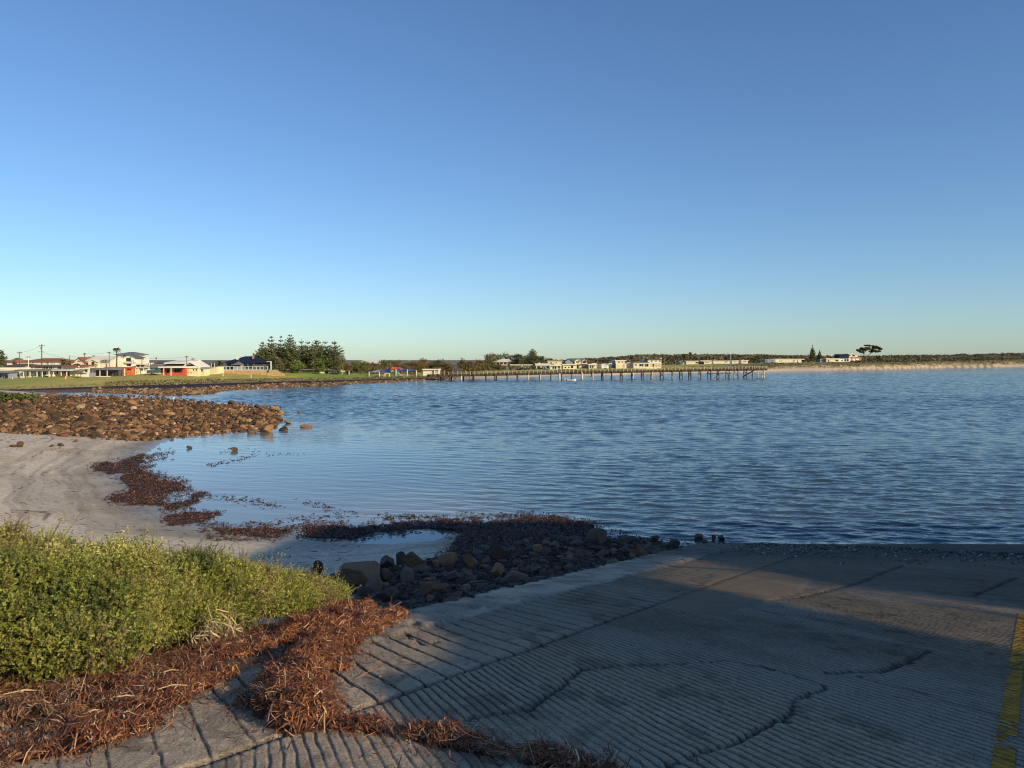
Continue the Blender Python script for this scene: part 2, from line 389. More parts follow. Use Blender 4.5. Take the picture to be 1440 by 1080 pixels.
# ------------------------------------------------------------------ water
def water():
    cw = np.arange(-320, 1765, 2.0)
    dw = np.concatenate([[9000., 4000., 2000., 1300.], np.arange(1000, 640, -6.), np.arange(640, 330, -.9), np.arange(330, 130, -.48), np.arange(130, 62, -.25), CZ*F/(np.arange(610.6, 812, .5)-HV)]); step = np.abs(np.gradient(dw))
    U_, D_ = np.meshgrid(cw, dw); X_ = (U_-CX)/F*D_
    _, s = znear(X_, D_); s = -s
    ds_ = CZ*F/(np.interp(U_, U, VS)-HV)
    cove = np.hypot((X_+17)*.9, (D_-38)*.62)
    amp = .10+.90*sstep(7, 27, cove)
    amp *= np.maximum(sstep(-.2, 3.0, s), sstep(800, 960, U_)*sstep(24.4, 25.4, D_)*(D_ < 60))
    amp *= lerp(.42, .62, sstep(420, 640, U_))+lerp(.58, .38, sstep(420, 640, U_))*sstep(0, 1, np.clip((ds_-D_)/np.maximum(25, .22*ds_), 0, 1))
    gust = .9+.2*fbm(X_*.05, D_*.03, 61); amp *= gust
    Z_ = np.zeros_like(X_); N = 84
    r = np.random.default_rng(5)
    for i in range(N):
        lam = .28*(1.7/.28)**(r.random()**1.1); th = r.normal(0, .33)+.12; ph = r.random()*6.283
        kx, ky = math.sin(th)*6.283/lam, math.cos(th)*6.283/lam
        a = .088*math.sqrt(2/N)*lam/6.283*1.45
        ly = lam/max(.3, math.cos(th)); fade = sstep(1.9, 3.4, ly/step)[:, None]
        Z_ += a*fade*np.sin(kx*X_+ky*D_+ph)
    for i in range(64):
        lam = .85*(2.7/.85)**(r.random()**1.1); th = r.normal(0, .42)+.1; ph = r.random()*6.283
        kx, ky = math.sin(th)*6.283/lam, math.cos(th)*6.283/lam; fade = (sstep(2.0, 4.0, lam/max(.3, math.cos(th))/step)*sstep(45, 120, dw))[:, None]
        Z_ += .088*math.sqrt(2/64)*lam/6.283*fade*np.sin(kx*X_+ky*D_+ph)
    Z_ *= amp
    V_ = np.stack([X_, D_, Z_], -1).reshape(-1, 3); F_ = grid_faces(*X_.shape)
    m, n, l, b = newmat('sea_water')
    sh_ = n.new('ShaderNodeAttribute'); sh_.attribute_name = 'shallow'; mxs = n.new('ShaderNodeMix'); mxs.data_type = 'RGBA'
    mxs.inputs[6].default_value = (.030, .056, .072, 1); mxs.inputs[7].default_value = (.22, .235, .215, 1); l.new(sh_.outputs['Fac'], mxs.inputs[0]); l.new(mxs.outputs[2], b.inputs['Base Color'])   # sand bed under shallow water, lightened to paint in the pale sheen
    b.inputs['Roughness'].default_value = .06
    b.inputs['IOR'].default_value = 1.333; b.inputs['Specular IOR Level'].default_value = .5
    geo = n.new('ShaderNodeNewGeometry'); at = n.new('ShaderNodeAttribute'); at.attribute_name = 'amp'
    tot = None
    for sc, st, dist in ((5.0, .55, .030), (1.7, .45, .10), (.6, .5, .11), (.16, .4, .08)):
        mp = n.new('ShaderNodeMapping'); mp.inputs['Scale'].default_value = (sc*.42, sc, 1); mp.inputs['Rotation'].default_value = (0, 0, .12)
        l.new(geo.outputs['Position'], mp.inputs['Vector']); ns = noise(n, l, 1.0, 3, mp.outputs['Vector'], .55)
        q = n.new('ShaderNodeMath'); q.operation = 'MULTIPLY'; q.inputs[1].default_value = dist; l.new(ns.outputs['Fac'], q.inputs[0])
        if tot is None: tot = q.outputs[0]
        else:
            ad = n.new('ShaderNodeMath'); l.new(tot, ad.inputs[0]); l.new(q.outputs[0], ad.inputs[1]); tot = ad.outputs[0]
    q = n.new('ShaderNodeMath'); q.operation = 'MULTIPLY'; l.new(tot, q.inputs[0]); l.new(at.outputs['Fac'], q.inputs[1])
    bp = n.new('ShaderNodeBump'); bp.inputs['Strength'].default_value = 1.0; bp.inputs['Distance'].default_value = 1.0
    l.new(q.outputs[0], bp.inputs['Height']); l.new(bp.outputs['Normal'], b.inputs['Normal'])
    mesh_np('water', V_, F_, m, None, {'shallow': ((1-sstep(-.5, 17, s))*(1-sstep(560, 820, U_))*(D_ < 75)*(.75+.5*fbm(X_*.3, D_*.3, 63))).ravel(), 'amp': (amp*(.8+.9*sstep(60, 190, D_)+2.5*sstep(600, 700, D_))).ravel()}, smooth=True, kind='structure')
water()
# ------------------------------------------------------------------ boat ramp
def jx(y): return -1.05+(y-4.4)*.552                              # joint between the slatted strip and the corrugated slab
CR1 = [(645,1013),(707,1002),(745,999),(794,964),(811,943),(860,938),(940,934),(1020,928.5),(1079,939),(1134,953),(1162,967)]
CR2 = [(1162,967),(1120,986),(1110,1007),(1079,1020),(1044,1038),(985,1059),(925,1082)]
CR3 = [(1162,945),(1235,944),(1266,934),(1308,915)]
CR4 = [(568,891),(596,907),(617,902)]
CR5 = [(1183,944),(1300,976),(1440,1015)]
CR6 = [(1054,854),(1103,866)]
J2 = [ramp_hit(*p) for p in ((1076,845),(1125,840),(1207,820),(1240,806),(1290,787))]
J3 = [ramp_hit(*p) for p in ((1365,839),(1404,823),(1430,812))]
def wig(pl, a=.05, n=14, seed=0):
    r = np.random.default_rng(seed); out = []
    for i in range(len(pl)-1):
        for k in range(n):
            t_ = k/n; out.append((lerp(pl[i][0], pl[i+1][0], t_)+r.normal(0, a*.35), lerp(pl[i][1], pl[i+1][1], t_)+r.normal(0, a*.35)))
    out.append(pl[-1]); return out
CRACKS = [(wig([ramp_hit(*p) for p in c], .05, 6, i), w_) for i, (c, w_) in enumerate(((CR1,.015),(CR2,.014),(CR3,.035),(CR4,.016),(CR5,.010),(CR6,.015)))]
CRACKS += [(J2, .035), (J3, .03)]
PATCH = [ramp_hit(*p) for p in ((914,853),(983,829),(1003,806),(1060,800),(1140,815),(1128,832),(1080,845),(1000,865),(945,862))]
def ramp_z(x, y, cracks=True):
    x = np.asarray(x, float); y = np.asarray(y, float)
    base = Rp(y)+.018*(fbm(x*.6, y*.6, 71)-.5)+.008*(fbm(x*5, y*5, 73)-.5)
    dj = x-jx(y)                                                 # >0: right slab
    se = side(x, y, ELO)
    wob = .04*(fbm(x*1.5, y*1.5, 75)-.5)+.02*(fbm(x*7, y*4, 76, 2)-.5)
    q2 = (.94*x+.342*y+wob)/.064
    soft = .45+.75*fbm(x*1.4, y*.5, 77)                          # wear
    g2 = (np.abs((q2 % 1)-.5)*2)
    h2 = -(.017-.011*sstep(.9, .2, x)*0-.010*(1-sstep(4.2, 5.0, y))*(1-sstep(.2, .9, x)))*soft*(1-sstep(.10, .36, g2))*(.25+1.3*fbm(x*6, y*3, 78, 3))+.007*(fbm(x*26, y*26, 80, 3)-.5)
    q1 = (.874*x+.486*y+wob)/.215; g1 = np.abs((q1 % 1)-.5)*2
    h1 = -(.012+.014*sstep(4.6, 5.6, y))*(1-sstep(.015, .085+.06*sstep(4.6, 6, y), g1))*(.5+.8*fbm(x*2, y*2, 79))+.012*(fbm(x*24, y*24, 81, 3)-.5)
    h = np.where(dj > 0, h2, h1)
    pt = sdist(x, y, PATCH)+.15*(fbm(x*3, y*3, 83)-.5)
    h = lerp(h, .010+.022*(fbm(x*2.5, y*4, 85, 4)-.5), sstep(-.03, .06, pt))
    lip = 1-sstep(-.05, .04, se+.1*(fbm(x*2, y*2, 87)-.5))
    h = lerp(h, .03+.06*(fbm(x*1.3, y*1.3, 89)-.5)+.05*(fbm(x*6, y*6, 90, 5)-.5)-.03*sstep(.6, .66, fbm(x*3, y*3, 94, 4)), lip)
    dk = np.clip(sstep(-.02, .06, pt)*0, 0, 1)
    cr = np.exp(-(dj/(.012+.026*fbm(x*4, y*4, 74, 3)))**2)*(se > 0)
    if cracks:
        for pl, w_ in CRACKS:
            cr = np.maximum(cr, np.exp(-(segdist(x, y, pl)/(w_*(.1+1.7*fbm(x*5, y*5, 72, 3))))**2))
    h = h-.03*cr
    return base+h, cr, lip, sstep(-.03, .06, pt), np.where(dj > 0, g2, g1), dj
def build_ramp():
    a = [-.6]
    while a[-1] > -26: a.append(a[-1]-max(.03, .0062*abs(a[-1])+.008))
    b_ = [-3.4]
    while b_[-1] < 27: b_.append(b_[-1]+.0055+.0009*max(0, b_[-1]-.6))
    b_ = np.array(b_)
    A_, B_ = np.meshgrid(np.array(a), b_, indexing='ij')
    x = .342*A_+.94*B_; y = -.94*A_+.342*B_
    lo, hi = -.36*y-2.2, .72*y+2.2
    ok = (y > 1.5) & (y < 26.8) & (side(x, y, EUP) > -.02) & (x < hi)
    Fc = grid_faces(*A_.shape); kf = ok.ravel()[Fc].all(1)
    xy = np.stack([x, y], -1).reshape(-1, 2)
    used = np.zeros(len(xy), bool); used[Fc[kf].ravel()] = True; m = np.cumsum(used)-1
    xy = xy[used]; Fc = m[Fc[kf]]; x, y = xy[:, 0], xy[:, 1]
    z, cr, lip, pt, g, dj = ramp_z(x, y)
    # keep the outer edge on its line
    c = np.zeros((len(x), 3))+np.array((.20, .157, .105))
    c *= (.72+.56*fbm(x*.9, y*.9, 91, 5))[:, None]
    ag = fbm(x*22, y*22, 93, 2); c *= (.75+.5*ag)[:, None]
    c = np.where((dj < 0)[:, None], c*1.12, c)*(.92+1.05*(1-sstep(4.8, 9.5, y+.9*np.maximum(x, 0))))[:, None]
    c *= (1-.35*sstep(.60, .70, fbm(x*5+2*fbm(x*2, y*2, 92), y*2.2, 96, 5)))[:, None]
    st = sstep(.5, .7, fbm((.94*x+.342*y)*1.6, (.342*x-.94*y)*.25, 95, 4)); c = mixc(c, (.30, .265, .21), st*.55)
    c = mixc(c, (.44, .37, .28), lip*.85); c = np.where((lip > .5)[:, None], c*(.35+1.3*fbm(x*2.6, y*2.6, 88, 5))[:, None], c); c = mixc(c, (.17, .125, .075), pt*.7)
    c = mixc(c, (.075, .05, .032), lip*(1-sstep(6.9, 7.6, y))*.9)
    down = sstep(9, 17, y+2*(fbm(x*.5, y*.5, 97)-.5)); c = mixc(c, (.135, .094, .054), down*(1-.6*lip)*.75); c = mixc(c, (.035, .032, .026), sstep(16, 20, y+2*(fbm(x*.4, y*.4, 99)-.5))*.8)  # brown lower ramp, lifted in colour to brighten the sunlit strip
    c = mixc(c, (.045, .036, .028), (1-sstep(.08, np.where(dj > 0, .40, .12), g))*(1-lip)*(1-pt)*(.55+.7*fbm(x*4, y*1.5, 98, 3))*(1-.6*(1-sstep(4.2, 5.0, y))*(1-sstep(.2, .9, x))))
    c = mixc(c, (.028, .022, .018), np.clip(cr, 0, 1)*.9)
    r = .93-.22*down-.06*sstep(19, 24, y)
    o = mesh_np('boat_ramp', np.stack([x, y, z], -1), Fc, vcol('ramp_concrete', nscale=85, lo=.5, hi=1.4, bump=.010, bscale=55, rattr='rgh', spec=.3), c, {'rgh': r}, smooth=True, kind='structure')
    # side face of the slab along the rocks
    pts = []
    for i in range(len(EUP)-1):
        for k in range(60): pts.append((lerp(EUP[i][0], EUP[i+1][0], k/60), lerp(EUP[i][1], EUP[i+1][1], k/60)))
    pts = np.array(pts); zz = ramp_z(pts[:, 0]+.02, pts[:, 1], False)[0]
    rows = [np.stack([pts[:, 0]+.03, pts[:, 1]-.01, zz+.002], 1)]
    for k, (dx, dz) in enumerate(((-.02, -.04), (-.03, -.2), (.0, -.5), (.05, -1.0), (.1, -2.4))):
        jit = .03*(vnoise(pts[:, 0]*6, pts[:, 1]*6, 101+k)-.5)
        rows.append(np.stack([pts[:, 0]+dx+jit, pts[:, 1]-dx*.4, zz+dz], 1))
    R_ = np.stack(rows); n_ = R_.shape[1]
    e = mesh_np('kerb', R_.reshape(-1, 3), grid_faces(len(rows), n_), flat('kerb_concrete', (.17, .15, .12), .9, .4, 3, .02), kind='structure')
    # yellow painted line, hugging the corrugation
    p0, p1 = Vector((2.06, 3.25)), Vector((5.82, 8.75)); dv = (p1-p0).normalized(); nv = Vector((dv.y, -dv.x))
    L = (p1-p0).length; na, nb = int(L/.008), 13
    sa, sb = np.meshgrid(np.linspace(0, L, na), np.linspace(-.046, .046, nb), indexing='ij')
    x = p0.x+dv.x*sa+nv.x*sb; y = p0.y+dv.y*sa+nv.y*sb; zz_ = ramp_z(x, y); z = zz_[0]+.004
    Fc = grid_faces(na, nb); wear = .55*fbm(x*16, y*16, 103, 4)+.45*fbm(x*3, y*3, 105, 3)+.16*np.clip(zz_[4], 0, 1); kf = (wear.ravel()[Fc].mean(1) > .47)
    v_, f_ = prune(np.stack([x, y, z], -1).reshape(-1, 3), Fc, kf)
    mesh_np('road_marking', v_, f_, flat('yellow_paint', (.40, .215, .02), .9, .6, 9), smooth=True, kind='structure')
build_ramp()
# ------------------------------------------------------------------ loose pieces: strips, leaves, rocks
def strips(P, Dr, Nn, L, W, curl, r):
    """ribbons of three quads: centre P, direction Dr, surface normal Nn, length, width, curl"""
    n = len(P); Dr = Dr/np.linalg.norm(Dr, axis=1, keepdims=True)
    Sd = np.cross(Dr, Nn); Sd /= np.linalg.norm(Sd, axis=1, keepdims=True)+1e-9; Up = np.cross(Sd, Dr)
    tt = np.array([-.5, -.17, .17, .5]); wq = np.array([.55, 1, .95, .3])
    bend = np.array([1., .12, .12, 1.])
    V = np.zeros((n, 4, 2, 3)); tw = r.normal(0, .7, (n, 1))*np.array([[-1, -.35, .35, 1]])
    for k in range(4):
        c = P+Dr*(L*tt[k])[:, None]+Up*(curl*L*(bend[k]-.4))[:, None]+Sd*(curl*L*.5*tt[k]**2*np.sign(curl))[:, None]
        s_ = Sd*np.cos(tw[:, k])[:, None]+Up*np.sin(tw[:, k])[:, None]
        V[:, k, 0] = c-s_*(W*wq[k]*.5)[:, None]; V[:, k, 1] = c+s_*(W*wq[k]*.5)[:, None]
    i = np.arange(n)[:, None]*8
    Fc = np.concatenate([i+np.array([[2*k, 2*k+1, 2*k+3, 2*k+2]]) for k in range(3)], 1).reshape(-1, 4)
    return V.reshape(-1, 3), Fc
def quads(P, A, B):
    V = np.stack([P-A-B, P+A-B, P+A+B, P-A+B], 1).reshape(-1, 3)
    return V, np.arange(len(P)*4).reshape(-1, 4)
def rvec(r, n):
    v = r.normal(0, 1, (n, 3)); return v/np.linalg.norm(v, axis=1, keepdims=True)
def ico(sub):
    bm = bmesh.new(); bmesh.ops.create_icosphere(bm, subdivisions=sub, radius=1.0)
    bm.verts.index_update(); V = np.array([v.co[:] for v in bm.verts]); Fc = np.array([[v.index for v in f.verts] for f in bm.faces]); bm.free(); return V, Fc
ICO = {k: ico(k) for k in (1, 2, 3, 4)}
def rock_shape(seed, sub=3, cuts=9, rough=.06, cut=(.55, .85), sc=(1, .8, .62)):
    r = np.random.default_rng(seed); V, Fc = ICO[sub]; V = V.copy()
    for k in range(cuts):
        nn = rvec(r, 1)[0]; d = r.uniform(*cut); h = V@nn-d; V = V-np.maximum(h, 0)[:, None]*nn*.96
    nz = np.zeros(len(V))
    for k in range(14):
        q = rvec(r, 1)[0]*r.uniform(2, 9); nz += np.sin(V@q+r.random()*6)/np.linalg.norm(q)
    V = V*(1+rough*nz[:, None])
    return V*np.array(sc), Fc
def rock_mesh(name, seed, mat, **k):
    V, Fc = rock_shape(seed, **k); o = mesh_np(name, V, Fc, mat, smooth=False); me = o.data; bpy.data.objects.remove(o); return me

# ------------------------------------------------------------------ shrub by the ramp
SU = [-260,-80,0,60,133,200,222,240,283,333,367,400,443,472,480]
SB = [1022,998,978,975,972,950,926,914,905,892,879,872,862,850,845]       # lower edge in the photo columns
ST = [722,732,742,758,777,772,772,777,782,789,799,810,822,838,842]         # top edge
def shr(u):
    v0 = np.interp(u, SU, SB); k = (v0-HV)/F; d0 = 1.217/(k-RS); x0 = (u-CX)/F*d0
    w_ = np.interp(u, [-260, 0, 150, 300, 400, 455, 480], [3.6, 3.2, 2.7, 1.9, 1.25, .7, .3])
    d1 = d0+w_; dp = d0+.62*w_; H = CZ-(np.interp(u, SU, ST)-HV)/F*dp-Rp(dp)
    return d0, d1, np.maximum(H-.06, .15)
def shrub(name, label, ua, ub, nt, seed):
    r = np.random.default_rng(seed)
    u = r.uniform(ua, ub, nt*3); t = r.random(nt*3)**.9
    d0, d1, H = shr(u); keep = r.random(nt*3) < np.clip((d1-d0)/3.0*(d0+t*(d1-d0))/7.5, .2, 1)*.66*sstep(.20, .36, fbm(u*.022, t*5, 205, 3)); u, t, d0, d1, H = (q[keep] for q in (u, t, d0, d1, H))
    d = d0+t*(d1-d0); x = (u-CX)/F*d
    prof = np.sin(np.pi*np.clip(t, .03, .97)**.72)**.5
    edge = sstep(0, 30, ub-u)*(sstep(0, 30, u-ua) if ua > -200 else 1)
    lump = .42+.95*fbm(x*1.7, d*1.7, 201, 3)+.42*(fbm(x*4.5, d*4.5, 203, 2)-.5)
    lump = np.minimum(lump, .93+.10*fbm(x*6, d*6, 209, 2))
    top = H*prof*lump*(.4+.6*edge)
    f = r.random(len(u))**.30; z = Rp(d)+top*f
    rad = r.uniform(.07, .19, len(u))*(.8+.3*f); nT = len(u)
    out = np.stack([.35+r.normal(0, .35, nT), -1.1*np.cos(np.pi*np.clip(t, 0, 1)**.72)-.25, .25+f], 1); out /= np.linalg.norm(out, axis=1, keepdims=True)
    k = np.clip((rad/.12)**2*24, 8, 60).astype(int); ti = np.repeat(np.arange(nT), k); n = len(ti)
    nrm = rvec(r, n)+out[ti]*.85; nrm[:, 2] += .1; nrm /= np.linalg.norm(nrm, axis=1, keepdims=True)
    T = np.stack([x, d, z], 1); Ls = rad[ti]*r.uniform(.55, 1.15, n)
    long = r.random(n) < .035; Ls = np.where(long, Ls*r.uniform(1.4, 2.3, n), Ls)
    P = T[ti]+nrm*(rad[ti]*r.uniform(.0, .35, n))[:, None]
    VS_, FS_ = strips(P+nrm*(Ls*.45)[:, None], nrm, rvec(r, n), Ls*1.1, np.full(n, .004), r.normal(0, .1, n), r)
    m = 20; tt = np.tile((np.arange(m)+.5)/m, n)
    Pi = np.repeat(P, m, 0); Ni = np.repeat(nrm, m, 0); Li = np.repeat(Ls, m)
    R_ = rvec(r, n*m); R_ -= Ni*(R_*Ni).sum(1, keepdims=True); R_ /= np.linalg.norm(R_, axis=1, keepdims=True)+1e-9
    ld = R_+Ni*.45; ld /= np.linalg.norm(ld, axis=1, keepdims=True); ll = r.uniform(.005, .0092, n*m)
    ctr = Pi+Ni*(Li*(.15+.9*tt))[:, None]+ld*ll[:, None]
    sd_ = np.cross(ld, rvec(r, n*m)); sd_ /= np.linalg.norm(sd_, axis=1, keepdims=True)
    VL, FL = quads(ctr, ld*ll[:, None], sd_*(ll*.5)[:, None])
    base = np.array([(.25, .285, .058), (.36, .37, .08), (.14, .18, .045), (.50, .46, .14), (.28, .22, .10)])
    tn = np.clip(fbm(x*1.3, d*1.3, 207, 3)*1.9-.45+r.normal(0, .22, nT), 0, .999)
    tuft = base[np.array([2, 2, 0, 0, 1, 1, 3, 4])[(tn*8).astype(int)]]*r.uniform(.75, 1.2, nT)[:, None]
    pick = tuft[ti]*r.uniform(.8, 1.2, n)[:, None]
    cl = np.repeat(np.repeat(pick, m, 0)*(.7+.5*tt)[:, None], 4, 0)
    cs_ = np.repeat(np.array([(.16, .12, .07)])*r.uniform(.5, 1.2, n)[:, None], 8, 0)
    root = thing(name, (float(np.median(x)), float(np.median(d)), float(np.median(Rp(d)))), label, 'shrub')
    off = np.array(root.location)
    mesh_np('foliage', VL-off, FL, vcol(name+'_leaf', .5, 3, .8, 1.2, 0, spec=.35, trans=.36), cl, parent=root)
    k = r.choice(n, max(60, n//40), replace=False)
    tw = nrm[k]*.8+r.normal(0, .5, (len(k), 3)); VT, FT = strips(P[k]-nrm[k]*.03, tw, rvec(r, len(k)), r.uniform(.12, .34, len(k)), r.uniform(.004, .008, len(k)), r.normal(0, .12, len(k)), r)
    ct = np.repeat(np.array([(.30, .24, .15)])*r.uniform(.35, 1.1, len(k))[:, None], 8, 0)
    mesh_np('twigs', np.concatenate([VS_, VT])-off, np.concatenate([FS_, FT+len(VS_)]), vcol(name+'_twig', .85, 5, .8, 1.2, 0), np.concatenate([cs_, ct]), parent=root)
    # dry litter and old wood under the leaves
    q = 2600; i = r.integers(nT, size=q); Pq = np.stack([x[i]+r.normal(0, .1, q), d[i]+r.normal(0, .1, q), Rp(d[i])+top[i]*r.random(q)*.35], 1)
    VQ, FQ = strips(Pq, rvec(r, q), rvec(r, q), r.uniform(.06, .22, q), r.uniform(.004, .010, q), r.normal(0, .2, q), r)
    mesh_np('dead_wood', VQ-off, FQ, MATS[name+'_twig'], np.repeat(np.array([(.17, .125, .08)])*r.uniform(.4, 1.2, q)[:, None], 8, 0), parent=root)
shrub('coastal_shrub', 'large yellow-green leafy shrub filling the lower left corner above the beach', -260, 248, 1500, 301)
shrub('coastal_shrub', 'smaller olive-green leafy shrub between the big shrub and the heap of orange seaweed', 226, 478, 1150, 302)

# a dead pale branch stump showing through the shrub, and straw
x, y, z = PD(158, 803, 7.6)
lg = MB(); lg.tube([(x-.16, y+.1, z+.09), (x-.04, y+.02, z+.05), (x+.07, y-.03, z-.02), (x+.15, y-.1, z-.12)], [.05, .06, .05, .03], 8)
tag(lg.build('driftwood', flat('driftwood', (.42, .29, .16), .85, .4, 14, .02, bscale=30), smooth=True), 'weathered tan piece of driftwood stuck in the top of the large shrub', 'driftwood')
def straw(u, v, n, seed, label, lean=(.2, -.3)):
    r = np.random.default_rng(seed); x, y = ramp_hit(u, v); z = float(Rp(y))
    P = np.stack([x+r.normal(0, .12, n), y+r.normal(0, .10, n), z+.05+np.abs(r.normal(0, .10, n))], 1)
    D = np.stack([lean[0]+r.normal(0, .45, n), lean[1]+r.normal(0, .4, n), .55+r.normal(0, .35, n)], 1)
    Vv, Ff = strips(P, D, rvec(r, n), r.uniform(.1, .28, n), r.uniform(.006, .012, n), r.normal(0, .2, n), r)
    c = np.repeat(np.array([(.55, .43, .27)])*r.uniform(.5, 1.15, n)[:, None], 8, 0)
    tag(mesh_np('grass_tuft', Vv, Ff, MATS.get('straw') or vcol('straw', .8, 5, .85, 1.15, 0, trans=.15), c), label, 'dry grass')
straw(246, 893, 260, 11, 'clump of dry pale straw below the gap between the two shrubs')
straw(300, 912, 150, 13, 'low tuft of dry straw under the smaller shrub, by the seaweed', (.1, -.6))

# ------------------------------------------------------------------ dry seaweed heaps
HP = [([(550,872),(515,880),(478,896),(440,928),(415,955),(405,985),(430,1016)], .13, .27), ([(505,868),(470,882),(425,905)], .17, .28),
      ([(430,1016),(520,1028),(610,1040),(660,1052),(700,1066),(770,1070),(850,1092)], .06, .105),
      ([(400,893),(340,905),(285,925),(240,958),(195,1000),(110,1040),(0,1058),(-200,1080)], .065, .33), ([(200,950),(120,985),(20,1005),(-120,1020)], .08, .55), ([(430,885),(380,905),(330,920),(300,930)], .10, .28), ([(120,950),(0,965),(-120,980)], .08, .45)]
HW = [([ramp_hit(*p) for p in pl], h, w_) for pl, h, w_ in HP]
def heap(x, y):
    h = np.zeros(np.shape(x)); m = np.zeros(np.shape(x))
    wob = fbm(np.asarray(x)*4, np.asarray(y)*4, 111, 4)
    for pl, hh, ww in HW:
        d = segdist(np.asarray(x), np.asarray(y), pl)/(ww*(.35+1.3*wob))
        q = np.clip(1-d*d, 0, 1); h = np.maximum(h, hh*(q**.8)*(.05+1.9*fbm(np.asarray(x)*5, np.asarray(y)*6, 113, 4))); m = np.maximum(m, q)
    return h, m
def seaweed():
    r = np.random.default_rng(21)
    gx, gy = np.meshgrid(np.arange(-5.2, 1.2, .03), np.arange(3.0, 8.8, .03)); h, m = heap(gx, gy)
    g0 = np.where(gx > jx(gy), Rp(gy)-.02, Rp(gy)-.015)
    Vb = np.stack([gx, gy, g0+h*.72-.012], -1).reshape(-1, 3); Fb = grid_faces(*gx.shape)
    Vb, Fb = prune(Vb, Fb, (m.ravel()[Fb] > 0).any(1)); cb = np.zeros((len(Vb), 3))+np.array((.05, .022, .012))
    n = 330000
    x = r.uniform(-5.2, 1.2, n); y = r.uniform(3.0, 8.8, n); h, m = heap(x, y)
    k = (m > .01) & (r.random(n) < (.12+.88*np.clip(m*2.2, 0, 1))*(.12+1.5*sstep(.30, .62, fbm(x*5, y*5, 119, 3)))) & (np.abs(x/y) < .80); x, y, h = x[k], y[k], h[k]
    sc = .03+.02*0
    # stray pieces around
    ns = 9000; i = r.choice(len(x), ns); xs = x[i]+r.normal(0, .16, ns)*r.choice([.6, 2.0], ns); ys = y[i]+r.normal(0, .22, ns); hs, _ = heap(xs, ys)
    x = np.concatenate([x, xs]); y = np.concatenate([y, ys]); h = np.concatenate([h, hs])*np.concatenate([1-.3*r.random(len(h))**2, np.ones(ns)]); n = len(x)
    e = .04; hx = (heap(x+e, y)[0]-heap(x-e, y)[0])/(2*e); hy = (heap(x, y+e)[0]-heap(x, y-e)[0])/(2*e)-RS
    N_ = np.stack([-hx, -hy, np.ones(n)], 1); N_ /= np.linalg.norm(N_, axis=1, keepdims=True)
    fl = 2.6*fbm(x*2.2, y*2.2, 117, 2)+r.normal(0, .75, n)+.6
    D = np.stack([np.cos(fl), np.sin(fl), r.normal(0, .16, n)], 1); D -= N_*(D*N_).sum(1, keepdims=True)*.8
    D += N_*np.abs(r.normal(0, .09, n))[:, None]
    P = np.stack([x, y, Rp(y)+h+np.abs(r.normal(.004, .012, n))], 1)
    L = r.gamma(2.2, .024, n)+.012; L = np.where(r.random(n) < .05, L*2.4, L); W = r.uniform(.0028, .0080, n)
    Vs, Fs = strips(P, D, N_+r.normal(0, .28, (n, 3)), L, W, r.normal(0, .20, n), r)
    pal = np.array([(.32, .115, .042), (.19, .060, .026), (.46, .21, .085), (.55, .36, .18), (.075, .028, .017), (.62, .50, .35)])
    pr = np.array([.26, .27, .13, .05, .26, .03]); c = pal[r.choice(6, n, p=pr)]
    left = sstep(-1.9, -2.6, x) if False else 1-sstep(-2.7, -2.0, x)
    sw = r.random(n) < left*.42; alt = np.array([(.19, .125, .075), (.42, .31, .20), (.12, .075, .05)])[r.choice(3, n)]; c = np.where(sw[:, None], alt, c)
    c = c*r.uniform(.6, 1.25, n)[:, None]; c = np.repeat(c, 8, 0)
    o = mesh_np('dry_seaweed', np.concatenate([Vb, Vs]), np.concatenate([Fb, Fs+len(Vb)]), vcol('seaweed_dry', .6, 12, .8, 1.2, .0015, 60, spec=.4, trans=.12), np.concatenate([cb, c]), kind='stuff')
    tag(o, 'heaps of dry orange-brown seaweed strips along the shrub and across the ramp', 'seaweed', kind='stuff')
    # a few long pale stalks lying on the heap
    r = np.random.default_rng(33); mb = MB()
    for i in range(9):
        u = r.uniform(0, 300); v = r.uniform(960, 1060)
        X, Y = ramp_hit(u, v); hh = float(heap(np.array([X]), np.array([Y]))[0][0])
        if hh < .02 and r.random() < .7: continue
        a = r.normal(.3, .6); l = r.uniform(.08, .26); z0 = float(Rp(Y))+hh+.02
        mb.tube([(X-math.cos(a)*l/2, Y-math.sin(a)*l/2, z0+.19*math.sin(a)*l/2), (X, Y, z0+.015), (X+math.cos(a)*l/2, Y+math.sin(a)*l/2, z0-.19*math.sin(a)*l/2)], [.0025, .004, .002], 5)
    tag(mb.build('dry_stalks', flat('stalk', (.62, .46, .26), .8, .3, 20), kind='stuff'), 'pale dry stalks scattered over the seaweed in the lower left', 'stalks', kind='stuff')
seaweed()

